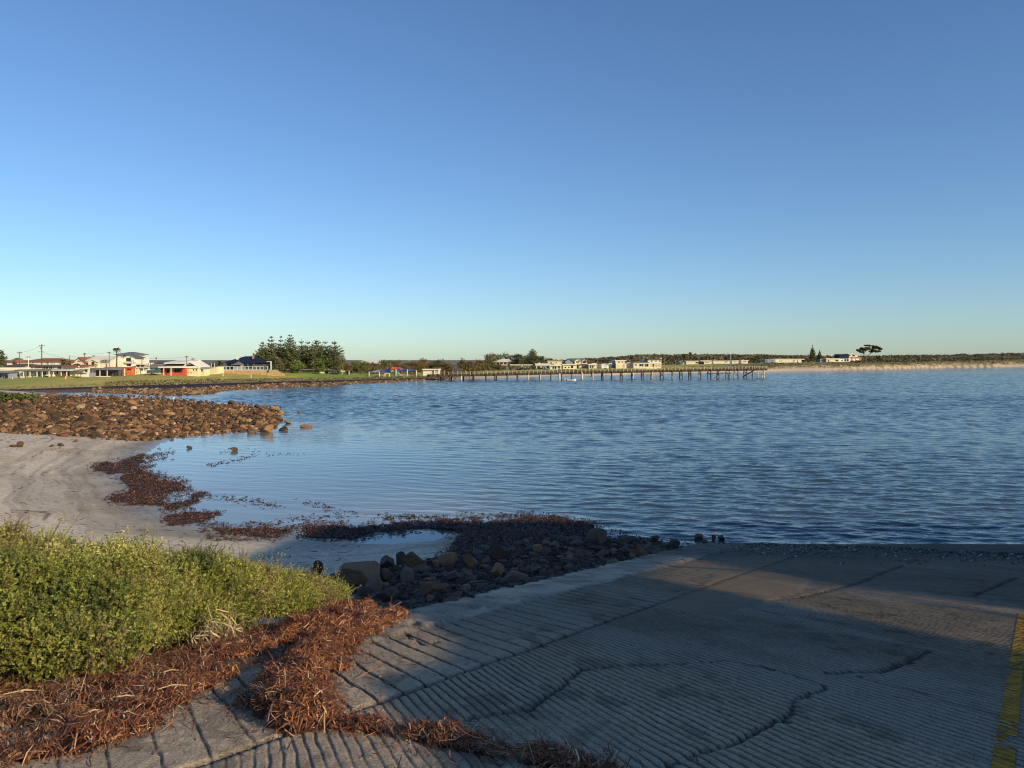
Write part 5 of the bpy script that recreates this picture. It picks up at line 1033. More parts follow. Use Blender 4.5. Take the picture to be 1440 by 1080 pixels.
for u, va, vb, d, arm, lab in POL:
    x, y, z = PD(u, vb, d); hh = (vb-va)/F*d; t = thing('power_pole' if arm else 'pole', (x, y, z), lab, 'pole', 'poles among the far houses'); r = .13 if u == 58.7 else .09
    m = MB(); m.tube([(0, 0, -1.5), (0, 0, hh)], [r*1.15, r*.85], 8); m.build('shaft', M('white') if u in (40, 279.6) else M('brown'), t, True); tops.append((x, y, z+hh))
    if arm:
        w_ = arm/F*d*.5; m = MB(); m.box(-w_, w_, -.06, .06, hh-.45, hh-.33)
        for q in (-.85, -.3, .3, .85): m.box(q*w_-.04, q*w_+.04, -.04, .04, hh-.33, hh-.12)
        m.build('crossarm', M('brown'), t)
        if u == 58.7:
            m = MB(); m.box(-1.0, .6, -.06, .06, hh-2.1, hh-1.98); m.build('crossarm', M('brown'), t); m = MB(); m.tube([(-.28, 0, hh-1.35), (-.28, 0, hh-.7)], .12, 8); m.build('transformer', M('grey'), t)
def wire(a, b, dz, lab):
    m = MB(); A, B = Vector(tops[a])+Vector((0, 0, dz)), Vector(tops[b])+Vector((0, 0, dz)); L = (A-B).length
    m.tube([A.lerp(B, t)-Vector((0, 0, L*.035*4*t*(1-t))) for t in np.linspace(0, 1, 13)], .022, 4); tag(m.build('power_line', M('dkgrey')), lab, 'cable', 'power lines between the poles')
wire(2, 4, -2.0, 'power line from the tallest pole to the pole by the pointed gable'); wire(4, 6, -.2, 'power line from the pointed gable pole to the pole by the palm'); wire(0, 2, -.3, 'power line from the left thin pole to the tallest pole')
wire(7, 8, -.2, 'power line from the tan-roofed house to the aqua shack pole'); wire(8, 9, -.2, 'power line from the aqua shack pole to the white gables pole'); wire(6, 7, -.4, 'power line from the palm pole across the white three-storey house'); wire(3, 5, -.2, 'power line behind the church-like house')
# ------------------------------------------------------------------ trees
def leaf_mat(k, trans=.15): return MATS.get(k) or vcol(k, .75, 1.2, .75, 1.25, 0, spec=.2, trans=trans)
BARK = flat('bark', (.10, .075, .055), .9, .35, 3, .02)
def cloud(r, lobes, n, size, cols, flatness=1.0):
    """leaf-size faces through the volume of several lobes; each lobe has its own tint"""
    VV, CC = [], []
    tot = sum(a*b*c for _, (a, b, c) in lobes)**1.0
    for (cx, cy, cz), (a, b, c) in lobes:
        m = max(14, int(n*(a*b*c)/tot)); p = rvec(r, m)*(r.random(m)**.42)[:, None]; p *= (.8+.35*np.sin(p@(rvec(r, 1)[0]*5)+r.random()*6))[:, None]
        P = p*np.array([a, b, c])+np.array([cx, cy, cz]); A = rvec(r, m); A[:, 2] *= flatness; B = np.cross(A, rvec(r, m)); B /= np.linalg.norm(B, axis=1, keepdims=True)+1e-9
        s = size*r.uniform(.55, 1.35, m); V, _ = quads(P, A*s[:, None], B*(s*.55)[:, None]); VV.append(V)
        base = np.array(cols[r.integers(len(cols))])*r.uniform(.75, 1.25); CC.append(np.repeat(base[None]*r.uniform(.7, 1.3, m)[:, None], 4, 0))
    V = np.concatenate(VV); return V, np.arange(len(V)).reshape(-1, 4), np.concatenate(CC)
GREENS = [(.13, .14, .055), (.09, .105, .045), (.18, .165, .065), (.15, .125, .062)]
def tree(name, label, u, vt, vb, d, wpx, seed, cols=GREENS, n=900, size=None, trunk=.25, group=None, lobes=None, cat='tree'):
    r = np.random.default_rng(seed); x, y, z = PD(u, vb, d); k = d/F; Hh = (vb-vt)*k*1.06; W = wpx*k/2*1.08; t = thing(name, (x, y, z), label, cat, group)
    L = [((0, 0, Hh*.78), (W*.42, W*.4, Hh*.19)), ((W*.1, 0, Hh*.52), (W*.6, W*.55, Hh*.2))]
    nl = lobes or 9
    for i in range(nl):
        a = r.uniform(0, 6.28); q = r.random()**.6; zc = Hh*(trunk+(.92-trunk)*r.random()); sh = math.sqrt(max(.08, 1-((zc/Hh-trunk-.25)/(1-trunk))**2*1.3))
        L.append(((W*.62*q*math.cos(a)*sh, W*.55*q*math.sin(a)*sh, zc-Hh*.10), (W*r.uniform(.32, .55), W*r.uniform(.3, .5), Hh*r.uniform(.12, .2))))
    V, Fc, C_ = cloud(r, L, n, size or max(.16, .55*k), cols); V[:, 2] = np.minimum(V[:, 2], Hh*1.02)
    m = MB(); m.tube([(0, 0, -.8), (.03*W, 0, Hh*trunk), (.06*W, 0, Hh*.62)], [W*.075+.04, W*.06+.03, W*.02+.02], 7)
    for c, _ in L[:5]: m.tube([(.03*W, 0, Hh*trunk), tuple(np.array(c)*.55+np.array((.02*W, 0, Hh*trunk*.5))), c], [W*.04+.02, W*.028+.015, .012], 5)
    m.build('trunk', BARK, t); mesh_np('crown', V, Fc, leaf_mat('leaf_'+name), C_, parent=t); return t
def norfolk(label, u, vt, vb, d, wpx, seed, group=None, gap=1.0, top=.0):
    r = np.random.default_rng(seed); x, y, z = PD(u, vb, d); k = d/F; Hh = (vb-vt)*k; W = wpx*k/2; t = thing('norfolk_pine', (x, y, z), label, 'pine tree', group)
    m = MB(); m.tube([(0, 0, -.8), (0, 0, Hh*.5), (0, 0, Hh)], [W*.075+.05, W*.05+.03, .02], 8)
    VV, CC = [], []; zc = Hh*.13; nw = 0
    while zc < Hh*.985:
        f = zc/Hh; R = W*min(1, (1-f)*1.75+.10)*r.uniform(.82, 1.12); nb = 7 if f < .8 else 5; a0 = r.uniform(0, 6.28)
        for j in range(nb):
            a = a0+6.283*j/nb+r.normal(0, .12); Rb = R*r.uniform(.72, 1.1); up = Rb*(.10+.38*f)
            m.tube([(0, 0, zc), (math.cos(a)*Rb*.55, math.sin(a)*Rb*.55, zc+up*.3), (math.cos(a)*Rb, math.sin(a)*Rb, zc+up)], [.035, .025, .01], 4)
            q = int(5+Rb/k*.95*(8.6 if f < .6 else 5.0)); s_ = r.random(q)**.7; P = np.stack([math.cos(a)*Rb*s_, math.sin(a)*Rb*s_, zc+up*s_**1.6+r.normal(.04, .09, q)*(1+k*2)], 1)
            side_ = np.array([-math.sin(a), math.cos(a), 0]); P += side_*(r.normal(0, .24, q)*Rb*(1.05-s_*.6))[:, None]
            A = rvec(r, q)*np.array([1, 1, .55]); B = np.cross(A, rvec(r, q)); B /= np.linalg.norm(B, axis=1, keepdims=True)+1e-9; s = r.uniform(.6, 1.3, q)*max(.15, .52*k)*(.75+.3*(1-f))
            V, _ = quads(P, A*s[:, None], B*(s*.6)[:, None]); VV.append(V); base = np.array([(.125, .14, .058), (.09, .108, .048), (.17, .172, .072)][r.integers(3)])
            CC.append(np.repeat(base[None]*r.uniform(.7, 1.35, q)[:, None], 4, 0))
        zc += Hh*(.040+.034*f*gap+(.035*gap if f > .72 else 0))*r.uniform(.85, 1.15); nw += 1
    m.build('trunk', BARK, t); V = np.concatenate(VV); mesh_np('crown', V, np.arange(len(V)).reshape(-1, 4), leaf_mat('leaf_pine'), np.concatenate(CC), parent=t); return t
GP = 'norfolk pines in the row behind the park'
for i, (u, vt, w_, dd_, g, lab) in enumerate(((369, 479, 19, 238, .8, 'leftmost pine of the row, beside the navy-roofed house'), (381.5, 472.4, 22, 240, .8, 'second pine from the left, taller than the first'), (395, 473, 20, 246, 1.3, 'third pine of the row, slim with open layers'), (408, 469.6, 25, 240, .5, 'tallest and densest pine of the row, with a pointed top'), (424, 475.4, 22, 250, 1.5, 'pine with open tiers just right of the tallest one'),
     (433, 477, 20, 255, 1.5, 'thin-topped pine in the middle of the row, sixth from the left'), (445.6, 477, 26, 242, .6, 'broad dense pine with a short spike, third from the right'), (457, 478.4, 22, 250, 1.6, 'pine with flat spaced top whorls, second from the right'), (470, 477, 25, 242, 1.6, 'rightmost pine of the row, with a bare layered tip'))):
    norfolk(lab, u, vt, 525, dd_, w_*1.32, 4000+i, GP, g)
LIT = [(.16, .21, .048), (.12, .165, .044), (.20, .235, .06)]
tree('park_tree', 'rounded dark green tree under the pines beside the lamp post', 391, 502, 527, 226, 32, 4101, n=2400, trunk=.12, lobes=14, group='round trees below the pines')
tree('park_tree', 'brightest green rounded tree in front of the pines', 420, 507, 525.5, 224, 32, 4102, cols=LIT, n=2400, trunk=.16, lobes=14, group='round trees below the pines')
tree('park_tree', 'rounded olive tree in front of the right-hand pines', 448, 503, 524.5, 226, 30, 4103, cols=LIT[:2]+GREENS[:1], n=2200, trunk=.18, lobes=14, group='round trees below the pines')
tree('park_tree', 'dark bushy tree at the right foot of the pine row', 476, 500, 526, 234, 18, 4104, n=1500, trunk=.12, group='round trees below the pines')
norfolk('dark pine standing above the round trees by the pale hip-roofed house', 749, 490.6, 517, 372, 23, 4110, gap=.5)
norfolk('tall slim pine on the far shore left of the navy house', 1142.4, 485.6, 510, 570, 8.5, 4111, gap=.7)
norfolk('small pine right of the tall slim pine on the far shore', 1152.6, 492.4, 509.6, 575, 5.5, 4112, gap=.9)
# palms
def palm(label, u, vt, vb, d, wpx, seed, nf=26, cat='palm tree'):
    r = np.random.default_rng(seed); x, y, z = PD(u, vb, d); k = d/F; Hh = (vb-vt)*k; W = wpx*k/2; t = thing('palm_tree', (x, y, z), label, cat)
    hc = Hh-W*.45; m = MB(); m.tube([(0, 0, -.8), (.05, 0, hc*.5), (0, 0, hc)], [.22, .16, .17], 8); m.build('trunk', BARK, t); Vs, Fs, Cs = [], [], []
    for i in range(nf):
        a = r.uniform(0, 6.28); e = r.uniform(-.7, 1.25); D0 = np.array([math.cos(a)*math.cos(e), math.sin(a)*math.cos(e), math.sin(e)]); L = W*r.uniform(.85, 1.1)
        for s in np.linspace(.2, 1, 9):
            p = D0*L*s+np.array([0, 0, hc-.55*L*s*s]); sd_ = np.cross(D0, [0, 0, 1.]); sd_ /= np.linalg.norm(sd_)+1e-6
            b = len(Vs); w2 = L*.22*(1.15-abs(s-.6)); q = D0*L*.07
            for sg in (-1, 1):
                Vs += [tuple(p-q), tuple(p+q), tuple(p+q*1.5+sd_*sg*w2-np.array([0, 0, w2*.5])), tuple(p+sd_*sg*w2*.9-np.array([0, 0, w2*.5]))]; Fs += [(b, b+1, b+2, b+3)]; b += 4
        Cs += [np.array((.07, .08, .03) if e > -.2 else (.15, .10, .05))*r.uniform(.7, 1.3)]*72
    mesh_np('fronds', np.array(Vs), np.array(Fs), leaf_mat('leaf_palm'), np.array(Cs), parent=t)
palm('tall palm with a ragged crown in front of the white three-storey house', 164, 488.6, 517, 218, 11, 4201)
palm('short bushy palm left of the navy-roofed house', 308.6, 507, 518, 222, 11, 4202)
# garden and background trees
BT = [(2, 491.6, 516, 214, 20, 'dark spreading tree at the very left edge above the shacks'), (24, 503, 514, 252, 20, 'dark rounded tree behind the orange-roofed small house'), (20, 508, 515, 232, 8, 'small green bush left of the thin power pole'), (88, 505, 518, 226, 12, 'bushy tree at the right end of the red tiled house'), (97, 507.4, 518, 224, 12, 'low dark bush between the bushy tree and the church-like house'), (109, 511.4, 520, 212, 11, 'brown shrub in front of the pointed gable'),
      (194.6, 505.4, 516, 246, 9, 'tree right of the white three-storey house'), (205, 506.6, 514, 250, 10, 'dark tree behind the white framed porch'), (281, 509.4, 519, 240, 18, 'dark tree behind the little blue-roofed shack'), (300, 510.6, 519, 240, 8, 'dark bush behind the cream notched block'), (364, 506, 522, 232, 12, 'dark bush against the right side of the navy-roofed house')]
for i, (u, vt, vb, d, w_, lab) in enumerate(BT): tree('garden_tree', lab, u, vt, vb, d, w_, 4300+i, n=700, trunk=.15, group='trees among the left houses')
WT = [(488, 510, 527, 250, 14, 'thin brownish tree right of the pines'), (500, 507.6, 527, 262, 20, 'pale olive tree with a light trunk left of the playground'), (512, 508, 528, 256, 18, 'bushy olive tree behind the picnic shelter'), (524, 509, 528, 262, 18, 'dark tree behind the grey mauve sail'), (540, 505.4, 526, 275, 22, 'broad light green tree behind the blue sail'), (555, 506, 526, 282, 20, 'light green tree behind the orange sail'), (568, 509.4, 526, 290, 15, 'dark low tree right of the orange sail'),
      (580, 507.8, 527, 282, 18, 'brown-green tree behind the rightmost sail'), (594.6, 503.4, 525, 270, 26, 'big rounded red-brown tree left of the cream toilet block'), (607, 507, 522, 290, 16, 'olive tree behind the cream toilet block'), (619, 505, 525, 285, 22, 'dark wide tree right of the cream toilet block'), (628.6, 509.6, 526, 262, 18, 'orange-green bush left of the gazebo'), (650, 503.4, 525, 285, 12, 'upright dark tree behind the gazebo'), (662, 507.4, 525, 268, 24, 'golden-green bushy tree behind the tall brown pole'),
      (675, 506, 524, 300, 14, 'dark tree right of the golden-green bushy tree'), (686, 499, 520, 330, 24, 'grey-leaved open tree left of the pale hip-roofed house'), (700, 511, 524, 330, 26, 'dark shrubbery below the pale hip-roofed house'), (693, 495.8, 516, 400, 26, 'tall dark tree left above the pale hip-roofed house'), (711, 495.4, 515, 405, 26, 'tall dark tree right above the pale hip-roofed house'), (726, 497.4, 515, 400, 18, 'dark tree left of the flagpole'), (738, 499.6, 515, 395, 14, 'dark tree behind the flagpole'), (762, 500, 515, 395, 20, 'rounded dark tree right of the dark pine'), (722, 514.6, 523, 330, 24, 'green bushes before the long low cream house'), (773, 504, 513, 420, 9, 'small dark tree left of the yellow upper house')]
for i, (u, vt, vb, d, w_, lab) in enumerate(WT):
    cols = [(.20, .135, .055), (.15, .125, .05)] if 'brown' in lab or 'orange' in lab or 'golden' in lab else ([(.19, .19, .075), (.15, .16, .06)] if ('light' in lab or 'olive' in lab) else GREENS)
    tree('woodland_tree', lab, u, vt, vb, d, w_*1.45, 4400+i, cols, n=2000, lobes=14, trunk=.14, group='trees between the pines and the houses')
HT = [(950, 498.6, 512, 620, 12, 'rounded tall tree on the hill left of the flat-crowned tree'), (962.6, 497.4, 508, 640, 9, 'flat-crowned tree on the hill skyline'), (971.4, 494.8, 508, 700, 5, 'lone wispy tree standing highest on the hill skyline'), (941, 500.6, 512, 600, 12, 'dark tree on the hill behind the rust verge'), (1066, 499.2, 511, 540, 16, 'grey-green tree left half of the clump above the jetty end'), (1077, 498, 511, 545, 14, 'taller grey-green tree right half of the clump above the jetty end'), (1100, 503.4, 509, 600, 10, 'dark tree behind the very long cream building, left'), (1113, 500.6, 508, 610, 12, 'dark tree behind the very long cream building, middle'), (1130, 500.8, 509, 600, 14, 'dark tree left of the tall slim pine'), (1150, 500.4, 509, 600, 12, 'dark tree below the small far pine'), (1000, 499.6, 506, 900, 9, 'dark tree above the white hill house'), (1236, 500, 510, 640, 12, 'dark tree under the right side of the umbrella-shaped tree')]
for i, (u, vt, vb, d, w_, lab) in enumerate(HT): tree('hill_tree', lab, u, vt, vb, d, w_*1.25, 4500+i, n=1000, trunk=.2, group='trees towards the hill')
# umbrella-shaped tree
def umbrella(label, u, vt, vb, d, seed):
    r = np.random.default_rng(seed); k = d/F; x, y, z = PD(u, vb, d); t = thing('umbrella_tree', (x, y, z), label, 'tree'); L = []
    Z_ = lambda v: (vb-v)*k
    Xu = lambda q: (q-u)*k
    for uu_, v_, a, c in ((1208, 493, 4.5, 2.4), (1214, 491, 6, 2.4), (1220, 489.8, 5, 2.2), (1227, 493, 5.5, 2.6), (1234, 494, 4, 1.8), (1231, 488.6, 5.5, 2.4), (1236, 490.6, 3.5, 1.8), (1221, 485.8, 5.0, 1.1), (1211, 495, 3.4, 1.4), (1228, 486.4, 3, 1.2)):
        L.append(((Xu(uu_), r.uniform(-1.5, 1.5), Z_(v_)), (a*k, a*k*.9, c*k)))
    V, Fc, C_ = cloud(r, L, 4600, .40, GREENS+[(.10, .09, .035)]); mesh_np('crown', V, Fc, leaf_mat('leaf_umbrella'), C_, parent=t)
    m = MB(); m.tube([(0, 0, -1), (Xu(1215), 0, Z_(500)), (Xu(1214.6), 0, Z_(494))], [.42, .34, .2], 8)
    for uu_, v_ in ((1209, 493), (1220, 491), (1214, 490)): m.tube([(Xu(1215), 0, Z_(498)), (Xu((1215+uu_)/2), .3, Z_((497+v_)/2)), (Xu(uu_), 0, Z_(v_))], [.22, .15, .06], 6)
    m.tube([(Xu(1219), 0, -1), (Xu(1222), .2, Z_(499)), (Xu(1230), 0, Z_(492))], [.26, .2, .1], 7); m.tube([(Xu(1222), .2, Z_(499)), (Xu(1226), 0, Z_(494)), (Xu(1222), 0, Z_(487))], [.16, .12, .05], 6); m.tube([(Xu(1226), .1, Z_(495.5)), (Xu(1232), 0, Z_(491)), (Xu(1233), 0, Z_(489))], [.12, .09, .04], 6)
    m.build('trunk', BARK, t)
umbrella('wide umbrella-shaped tree with forked bare trunks right of the navy house', 1218, 484, 508.6, 568, 4601)

# ------------------------------------------------------------------ scrub too thick to count
def scrub(name, label, bands, n, seed, size, cols, q=9):
    r = np.random.default_rng(seed); VV, CC = [], []
    for (ua, ub, pa, pb, hmin, hmax, wt) in bands:
        m = int(n*wt); u = r.uniform(ua, ub, m); D, Z = fprof(u); p = r.uniform(pa, pb, m); k = np.floor(p).astype(int); f = p-k
        Da, Za = np.array(D), np.array(Z); i = np.arange(m); d = lerp(Da[k, i], Da[k+1, i], f); z = lerp(Za[k, i], Za[k+1, i], f); x = (u-CX)/F*d
        keep = fbm(x*.05, d*.02, seed)*1.5 > r.random(m)*.9+.25; x, d, z = x[keep], d[keep], z[keep]; m = len(x); hh = hmin+(hmax-hmin)*np.clip(1.5*fbm(x*.03, d*.015, seed+3)-.25, 0, 1.1)*r.uniform(.7, 1.15, m)
        P = np.repeat(np.stack([x, d, z], 1), q, 0); o = rvec(r, m*q)*(r.random(m*q)**.4)[:, None]; hq = np.repeat(hh, q)[:, None]; P = P+o*hq*np.array([1.1, 1.1, .55])+np.array([0, 0, .38])*hq
        A = rvec(r, m*q); B = np.cross(A, rvec(r, m*q)); B /= np.linalg.norm(B, axis=1, keepdims=True); s = np.repeat(np.maximum(size*hh, .42*d/F), q)*r.uniform(.6, 1.3, m*q)
        V, _ = quads(P, A*s[:, None], B*(s*.7)[:, None]); VV.append(V); c = np.array(cols)[np.clip((fbm(x*.04, d*.02, seed+5)*1.6-.3)*len(cols)+r.normal(0, .6, m), 0, len(cols)-.01).astype(int)]*r.uniform(.7, 1.25, m)[:, None]; CC.append(np.repeat(np.repeat(c, q, 0)*r.uniform(.8, 1.2, (m*q, 1)), 4, 0))
    V = np.concatenate(VV); o = mesh_np(name, V, np.arange(len(V)).reshape(-1, 4), leaf_mat('leaf_'+name), np.concatenate(CC), kind='stuff'); tag(o, label, 'scrub', kind='stuff')
scrub('scrub', 'dark scrub covering the low hill and dunes on the far side of the bay', [(820, 1180, 5.3, 6.95, 2.0, 4.5, .30), (1180, 1700, 5.2, 6.95, .8, 3.2, .22), (700, 900, 5.0, 6.9, 1.5, 3.0, .08), (1195, 1700, 3.5, 5.2, .6, 2.7, .30), (930, 1230, 4.9, 5.6, 1.2, 3.0, .08), (480, 830, 4.2, 5.0, 1.0, 2.4, .05)], 9000, 51, .28, [(.08, .072, .042), (.12, .10, .056), (.15, .125, .065), (.19, .14, .08)])
scrub('dune_plants', 'grey-green tufts and low bushes on the slope above the seaweed line', [(150, 640, 2.02, 2.6, .25, .6, .30), (-200, 180, 2.05, 2.4, .2, .4, .06), (1060, 1650, 2.35, 3.9, .4, 1.2, .42), (700, 1060, 2.1, 3.6, .3, .9, .2)], 5200, 52, .30, [(.25, .21, .13), (.19, .185, .07), (.28, .225, .14), (.15, .15, .06)], 8)
rs = np.random.default_rng(63); m_ = 5200; u = rs.uniform(130, 640, m_); D, Z = fprof(u); f = rs.random(m_)*np.interp(u, [130, 300, 500, 640], [.5, .58, .55, .4]); d = lerp(D[1], D[2], f); z = lerp(Z[1], Z[2], f); VV, FF = [], []; V0, F0 = ICO[1]
for i in range(m_):
    s_ = .06+.07*rs.gamma(1.5, 1); VV.append(V0*(1+.3*rs.normal(0, 1, (len(V0), 1)))*np.array([s_, s_, s_*.7])+np.array([(u[i]-CX)/F*d[i], d[i], z[i]+s_*.2])); FF.append(F0+i*len(V0))
pal_ = np.array([(.16, .10, .055), (.09, .055, .03), (.26, .17, .09), (.42, .34, .22)])[rs.choice(4, m_, p=[.45, .3, .18, .07])]
tag(mesh_np('shore_stones', np.concatenate(VV), np.concatenate(FF), vcol('shore_stone', .85, 4, .8, 1.2, 0), np.repeat(pal_, len(V0), 0), kind='stuff'), 'brown stones strewn over the rocky flat between the water and the dark seaweed line', 'stones', kind='stuff')
# low green bush at the left edge behind the rocky point
r0_ = np.random.default_rng(61); x, y, z = hit(8, 566, 60, 140)
t = thing('low_bush', (x, y, z), 'low green bush growing at the left edge behind the rocky point', 'bush')
V, Fc, C_ = cloud(r0_, [((i*1.1-4.6, r0_.uniform(-1, 1), .45), (1.2, 1.3, .8)) for i in range(7)], 2600, .11, [(.13, .14, .04), (.10, .12, .035), (.17, .16, .06)]); mesh_np('foliage', V, Fc, leaf_mat('leaf_low'), C_, parent=t)

# ------------------------------------------------------------------ jetty
JA, JB = np.array([-24.5, 224.5]), np.array([85.2, 259.0]); JL = float(np.linalg.norm(JB-JA)); jd = (JB-JA)/JL; jn = np.array([-jd[1], jd[0]])
def jz(t): return float(np.interp(t, [0, .12, .42, .8, 1], [1.75, 1.85, 2.35, 2.95, 3.15]))
def JP(s, w_, z): q = JA+jd*s+jn*w_; return (q[0]-JA[0], q[1]-JA[1], z)
jt = thing('jetty', (JA[0], JA[1], 0), 'long timber jetty on dark piles with pale rail posts, crossing the bay', 'jetty')
PILE = flat('pile', (.085, .068, .055), .9, .4, 1.2); PILEP = flat('pile_pale', (.62, .56, .44), .85, .3, 1.2); DECK = flat('deck', (.055, .042, .033), .9, .4, .8); RAIL = flat('jetty_rail', (.50, .45, .33), .85, .3, 1.0)
m = MB(); N_ = 60
for i in range(N_):
    a, b = JL*i/N_, JL*(i+1)/N_; za, zb = jz(i/N_), jz((i+1)/N_)
    v = [JP(a, -1.5, za-.16), JP(b, -1.5, zb-.16), JP(b, 1.5, zb-.16), JP(a, 1.5, za-.16), JP(a, -1.5, za), JP(b, -1.5, zb), JP(b, 1.5, zb), JP(a, 1.5, za)]
    m.add(v, [(0,3,2,1),(4,5,6,7),(0,1,5,4),(2,3,7,6)]+([(3,0,4,7)] if i == 0 else [])+([(1,2,6,5)] if i == N_-1 else []))
m.build('deck', DECK, jt)
for w_ in (-1.25, 1.25):
    m = MB()
    for i in range(20):
        a, b = JL*i/20+.02, JL*(i+1)/20-.02; za, zb = jz(i/20), jz((i+1)/20)
        m.add([JP(a, w_-.12, za-.72), JP(b, w_-.12, zb-.72), JP(b, w_+.12, zb-.72), JP(a, w_+.12, za-.72), JP(a, w_-.12, za-.17), JP(b, w_-.12, zb-.17), JP(b, w_+.12, zb-.17), JP(a, w_+.12, za-.17)], [(0,3,2,1),(4,5,6,7),(0,1,5,4),(1,2,6,5),(2,3,7,6),(3,0,4,7)])
    m.build('beam', DECK, jt)
rj = np.random.default_rng(71); NB = 33
for i in range(NB):
    s = 3+(JL-4)*i/(NB-1); t_ = s/JL; zt = jz(t_)-.18; pr = []
    for w_ in (-1.7, 1.7):
        sk_ = rj.normal(0, .12); s2 = s+(.85 if w_ > 0 else -.35)+rj.normal(0, .25)
        gx, gy, _ = JP(s2, w_, 0); rad = rj.uniform(.13, .19); pale = (w_ < 0 and i in (11, 13, 14)) or i in (NB-1,) or rj.random() < .16
        if i in (11, 13) and w_ < 0: rad = .3
        m = MB(); m.tube([JP(s2, w_*1.06, -2.0), JP(s2+sk_*.4, w_, .6), JP(s2+sk_, w_*.94, zt-.05)], [rad*1.1, rad, rad*.95], 8); m.build('pile', PILEP if pale else PILE, jt, True); pr.append((s2, w_))
    m = MB(); q = .16; A_, B_ = JP(pr[0][0], -1.9, zt-.22), JP(pr[1][0], 1.9, zt-.22); m.tube([A_, B_], .14, 4); m.build('crosshead', DECK, jt)
    if i > 14:
        kind = 'x' if i in (21, 22, 23, 24, NB-1) or i % 3 == 0 else 's'
        m = MB(); lo_, hi_ = .55, zt-.45
        m.tube([JP(pr[0][0], -1.72, lo_), JP(pr[1][0], 1.72, hi_)], .075, 4)
        if kind == 'x': m.tube([JP(pr[0][0], -1.60, hi_), JP(pr[1][0], 1.60, lo_)], .075, 4)
        m.build('brace', PILEP if i == NB-1 else PILE, jt)
NP = 88
for i in range(NP):
    s = .6+(JL-1.2)*i/(NP-1); zz = jz(s/JL); p = JP(s, -1.42, zz-.3); m = MB(); m.box(p[0]-.085, p[0]+.085, p[1]-.085, p[1]+.085, zz-.28, zz+rj.uniform(.72, .9)); m.build('rail_post', RAIL, jt)
for hgt, rr in ((.62, .035),):
    m = MB(); m.tube([JP(JL*i/40, -1.56, jz(i/40)+hgt) for i in range(41)], rr, 4); m.build('rail', RAIL, jt)
# landing and steps near the outer end
for (sa, sb, za, zb, nm) in ((JL*.913, JL*.945, .35, jz(.945)-.2, 'stair'),):
    m = MB()
    for w_ in (-2.5, -1.8): m.tube([JP(sa, w_, za), JP(sb+1.2, w_, zb)], .12, 4)
    for k in range(8): t_ = (k+.5)/8; m.tube([JP(lerp(sa, sb+1.2, t_), -2.45, lerp(za, zb, t_)), JP(lerp(sa, sb+1.2, t_), -1.85, lerp(za, zb, t_))], .06, 4)
    m.build(nm, PILE, jt)
m = MB(); A_ = JP(JL*.795, -2.9, 1.62); sA, sB = JL*.795, JL*.868
m.add([JP(sA, -3.1, 1.5), JP(sB, -3.1, 1.5), JP(sB, -1.95, 1.5), JP(sA, -1.95, 1.5), JP(sA, -3.1, 1.68), JP(sB, -3.1, 1.68), JP(sB, -1.95, 1.68), JP(sA, -1.95, 1.68)], [(0,3,2,1),(4,5,6,7),(0,1,5,4),(1,2,6,5),(2,3,7,6),(3,0,4,7)]); m.build('landing', DECK, jt)
for s in (sA+1, sB-1): m = MB(); m.tube([JP(s, -3.0, -2), JP(s, -3.0, 1.5)], .15, 8); m.build('landing_pile', PILE, jt, True)
m = MB(); p = JP(JL-4.6, -1.0, jz(.955)); m.box(p[0]-.3, p[0]+.3, p[1]-.3, p[1]+.3, p[2]+.0, p[2]+.75); m.box(p[0]-.36, p[0]+.36, p[1]-.36, p[1]+.36, p[2]+.751, p[2]+.85); tag(m.build('bait_bench', RAIL), 'pale box-shaped bench on the jetty close to its outer end', 'bench'); bpy.data.objects['bait_bench'].location = (JA[0], JA[1], .01)
x, y, z = PD(1027.4, 519, 252); m = MB(); m.tube([(x, y, jz(.9)-.1), (x, y, CZ+7.5/F*252)], .055, 6); tag(m.build('light_mast', M('silver'), smooth=True), 'thin pale mast standing on the jetty near its outer end', 'mast')
# dinghy
def dinghy(u, v, wpx, label, col, rz):
    x, y, z = PZ(u, v, 0.0); L = wpx/F*y; t = thing('dinghy', (x, y, 0), label, 'boat', None, rz); n = 15; secs = []
    for i in range(n):
        f = i/(n-1)*2-1; b = L*.19*max(.02, 1-max(0, f)**2.2)*(1 if f > -1 else 1); k = .12*max(0, f)**2*L*.5; top = L*.11+k; kl = -L*.04+.5*k
        secs.append([(f*L/2, -b, top), (f*L/2, -b*.82, top*.4), (f*L/2, -b*.35, kl), (f*L/2, b*.35, kl), (f*L/2, b*.82, top*.4), (f*L/2, b, top), (f*L/2, b*.86, top-.005), (f*L/2, b*.6, top*.35), (f*L/2, -b*.6, top*.35), (f*L/2, -b*.86, top-.005)])
    m = MB(); m.v = [p for s in secs for p in s]; c = 10
    for i in range(n-1):
        for j in range(c): m.f.append((i*c+j, i*c+(j+1) % c, (i+1)*c+(j+1) % c, (i+1)*c+j))
    m.f.append(tuple(range(c))); m.build('hull', M(col), t)
    for f in (-.22, .12): q = MB(); q.box(f*L-.12, f*L+.12, -L*.15, L*.15, L*.082, L*.10); q.build('seat', M('tan'), t)
    q = MB(); q.box(-L*.52-.16, -L*.52+.05, -.14, .14, .0, L*.19); q.build('outboard_motor', M('dkgrey'), t)
dinghy(803.6, 535.2, 13, 'white open dinghy floating just in front of the jetty', 'white', .05)
dinghy(795, 533.4, 6, 'tiny white boat behind the left end of the white dinghy', 'white', .5)
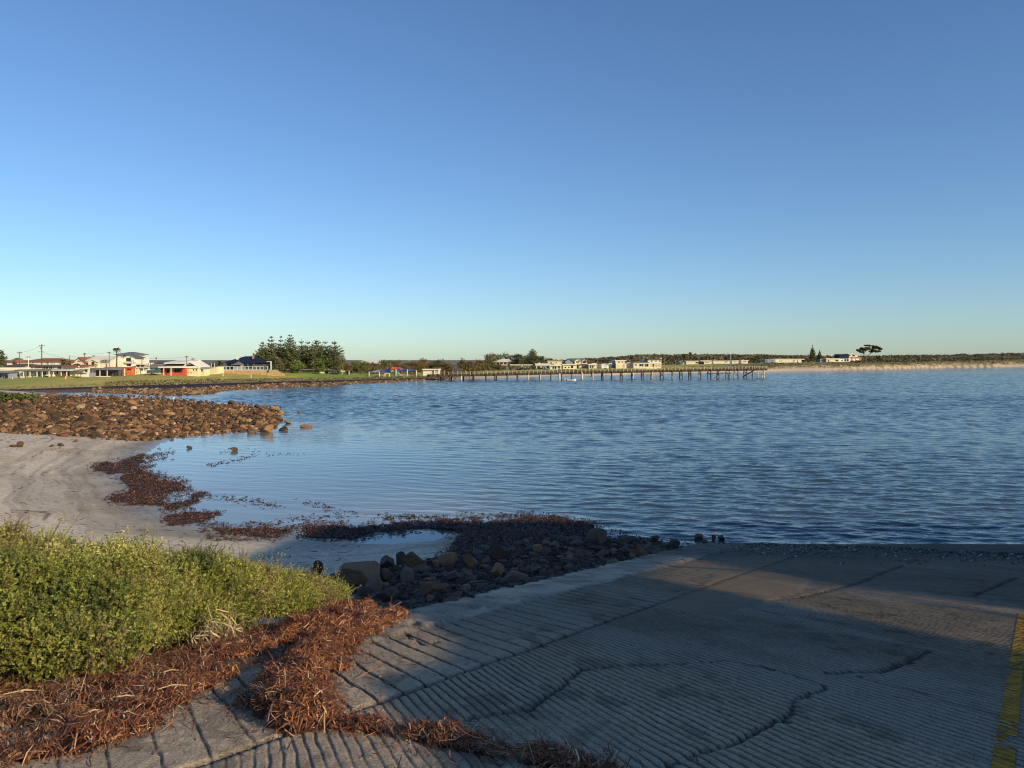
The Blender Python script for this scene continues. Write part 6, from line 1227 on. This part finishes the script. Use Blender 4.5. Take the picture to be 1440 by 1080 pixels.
# seabird specks on the rocky point's far side
m = MB(); x, y, z = PZ(244, 563.5); m.tube([(x-.28, y, .22), (x-.1, y, .36), (x+.12, y, .40), (x+.2, y, .52)], [.04, .13, .11, .05], 8); m.tube([(x, y, -.1), (x, y, .3)], .025, 5); tag(m.build('seabird', M('white'), smooth=True), 'small white seabird standing in the shallows behind the rocky point', 'bird')
m = MB(); x, y, z = hit(138, 529.4, 120, 300); x, y, z = PD(82.6, 532.5, 176); 
for i, (u, vb, hh, lab) in enumerate(((92.4, 532.6, 3.2, 'white marker post on the grass before the yellowish shack'), (17.6, 534, 3, 'white marker post at the right corner of the dark verandah'), (313.6, 528.6, 3.6, 'white marker post on the grass below the left end of the stone wall'), (353, 532, 5, 'thin pale stake on the slope below the stone wall'))):
    x, y, z = hit(u, vb, 120, 300); k = y/F; m = MB(); m.tube([(x, y, z-.3), (x, y, z+hh*k*.9), (x, y, z+hh*k)], [.09, .09, .02], 8); tag(m.build('marker_post', M('white')), lab, 'post', 'marker posts on the grass bank')
h = H('outdoor_chair', 'dark red outdoor chair in the shade of the yellowish shack', 'chair', 87, 92, 530.6, 179); m = MB(); m.box(-.35, .35, -.3, .3, .25, .36); m.build('seat', M('red'), h.o); m = MB(); m.box(-.35, .35, .2, .3, .36, .85); m.build('backrest', M('red'), h.o)
for qx in (-.3, .3):
    for qy in (-.25, .25): m = MB(); m.box(qx-.03, qx+.03, qy-.03, qy+.03, -.4, .25); m.build('leg', M('red'), h.o)

# ------------------------------------------------------------------ unseen blocker added behind the viewer, outline shaped to shade the ramp
st = thing('shade_blocker', (20, -2, 4.48), 'unseen raked roof and slotted wall added behind the viewpoint to shade the ramp', 'shed')
def sx(pl): return [(x-20, z-4.48) for x, z in pl]
under = [(6.7, 5.3), (10, 6.7), (14.4, 8.63), (20.86, 11.5), (27.6, 13.3), (60, 15)]
topl = [(6.7, 7.5), (7.5, 7.9), (8.8, 8.2), (10.6, 8.8), (20.5, 14.4), (24.3, 15.9), (28.2, 17.4), (33, 17.9), (60, 17.9)]
m = MB(); m.prism(sx(topl+[(x, z+.12) for x, z in topl[::-1]]), -1.6, .25); m.build('roof', M('roofgrey'), st)
m = MB(); m.prism(sx(under+[(x, z-.01) for x, z in topl[::-1]]), -.2, -.05); m.build('upper_blocker', M('grey'), st)
wl_ = [(6.9, 4.3), (60, 4.3), (60, 14.9), (27.8, 13.28), (27.6, 13.15), (22.24, 11.1), (19.3, 9.7), (12.3, 6.37), (12.2, 7.62), (10, 6.66), (6.9, 5.34)]  # blocker outline, stepped to leave a slot for the sunlit strip
m = MB(); m.prism(sx(wl_), -.2, -.05); m.build('wall', M('grey'), st)
m = MB(); m.tube([(12.4-20, -.3, 6.8-4.48), (18.2-20, -.3, 9.5-4.48), (25.1-20, -.3, 12.45-4.48)], .04, 6); m.build('cable', M('dark'), st)  # added for the thin shadow line inside the lit strip
for x in (7.2, 26, 38, 59): m = MB(); m.box(x-20-.07, x-20+.07, -1.5, -1.36, -.2, float(np.interp(x, [p[0] for p in topl], [p[1] for p in topl]))-4.49); m.build('post', M('grey'), st)
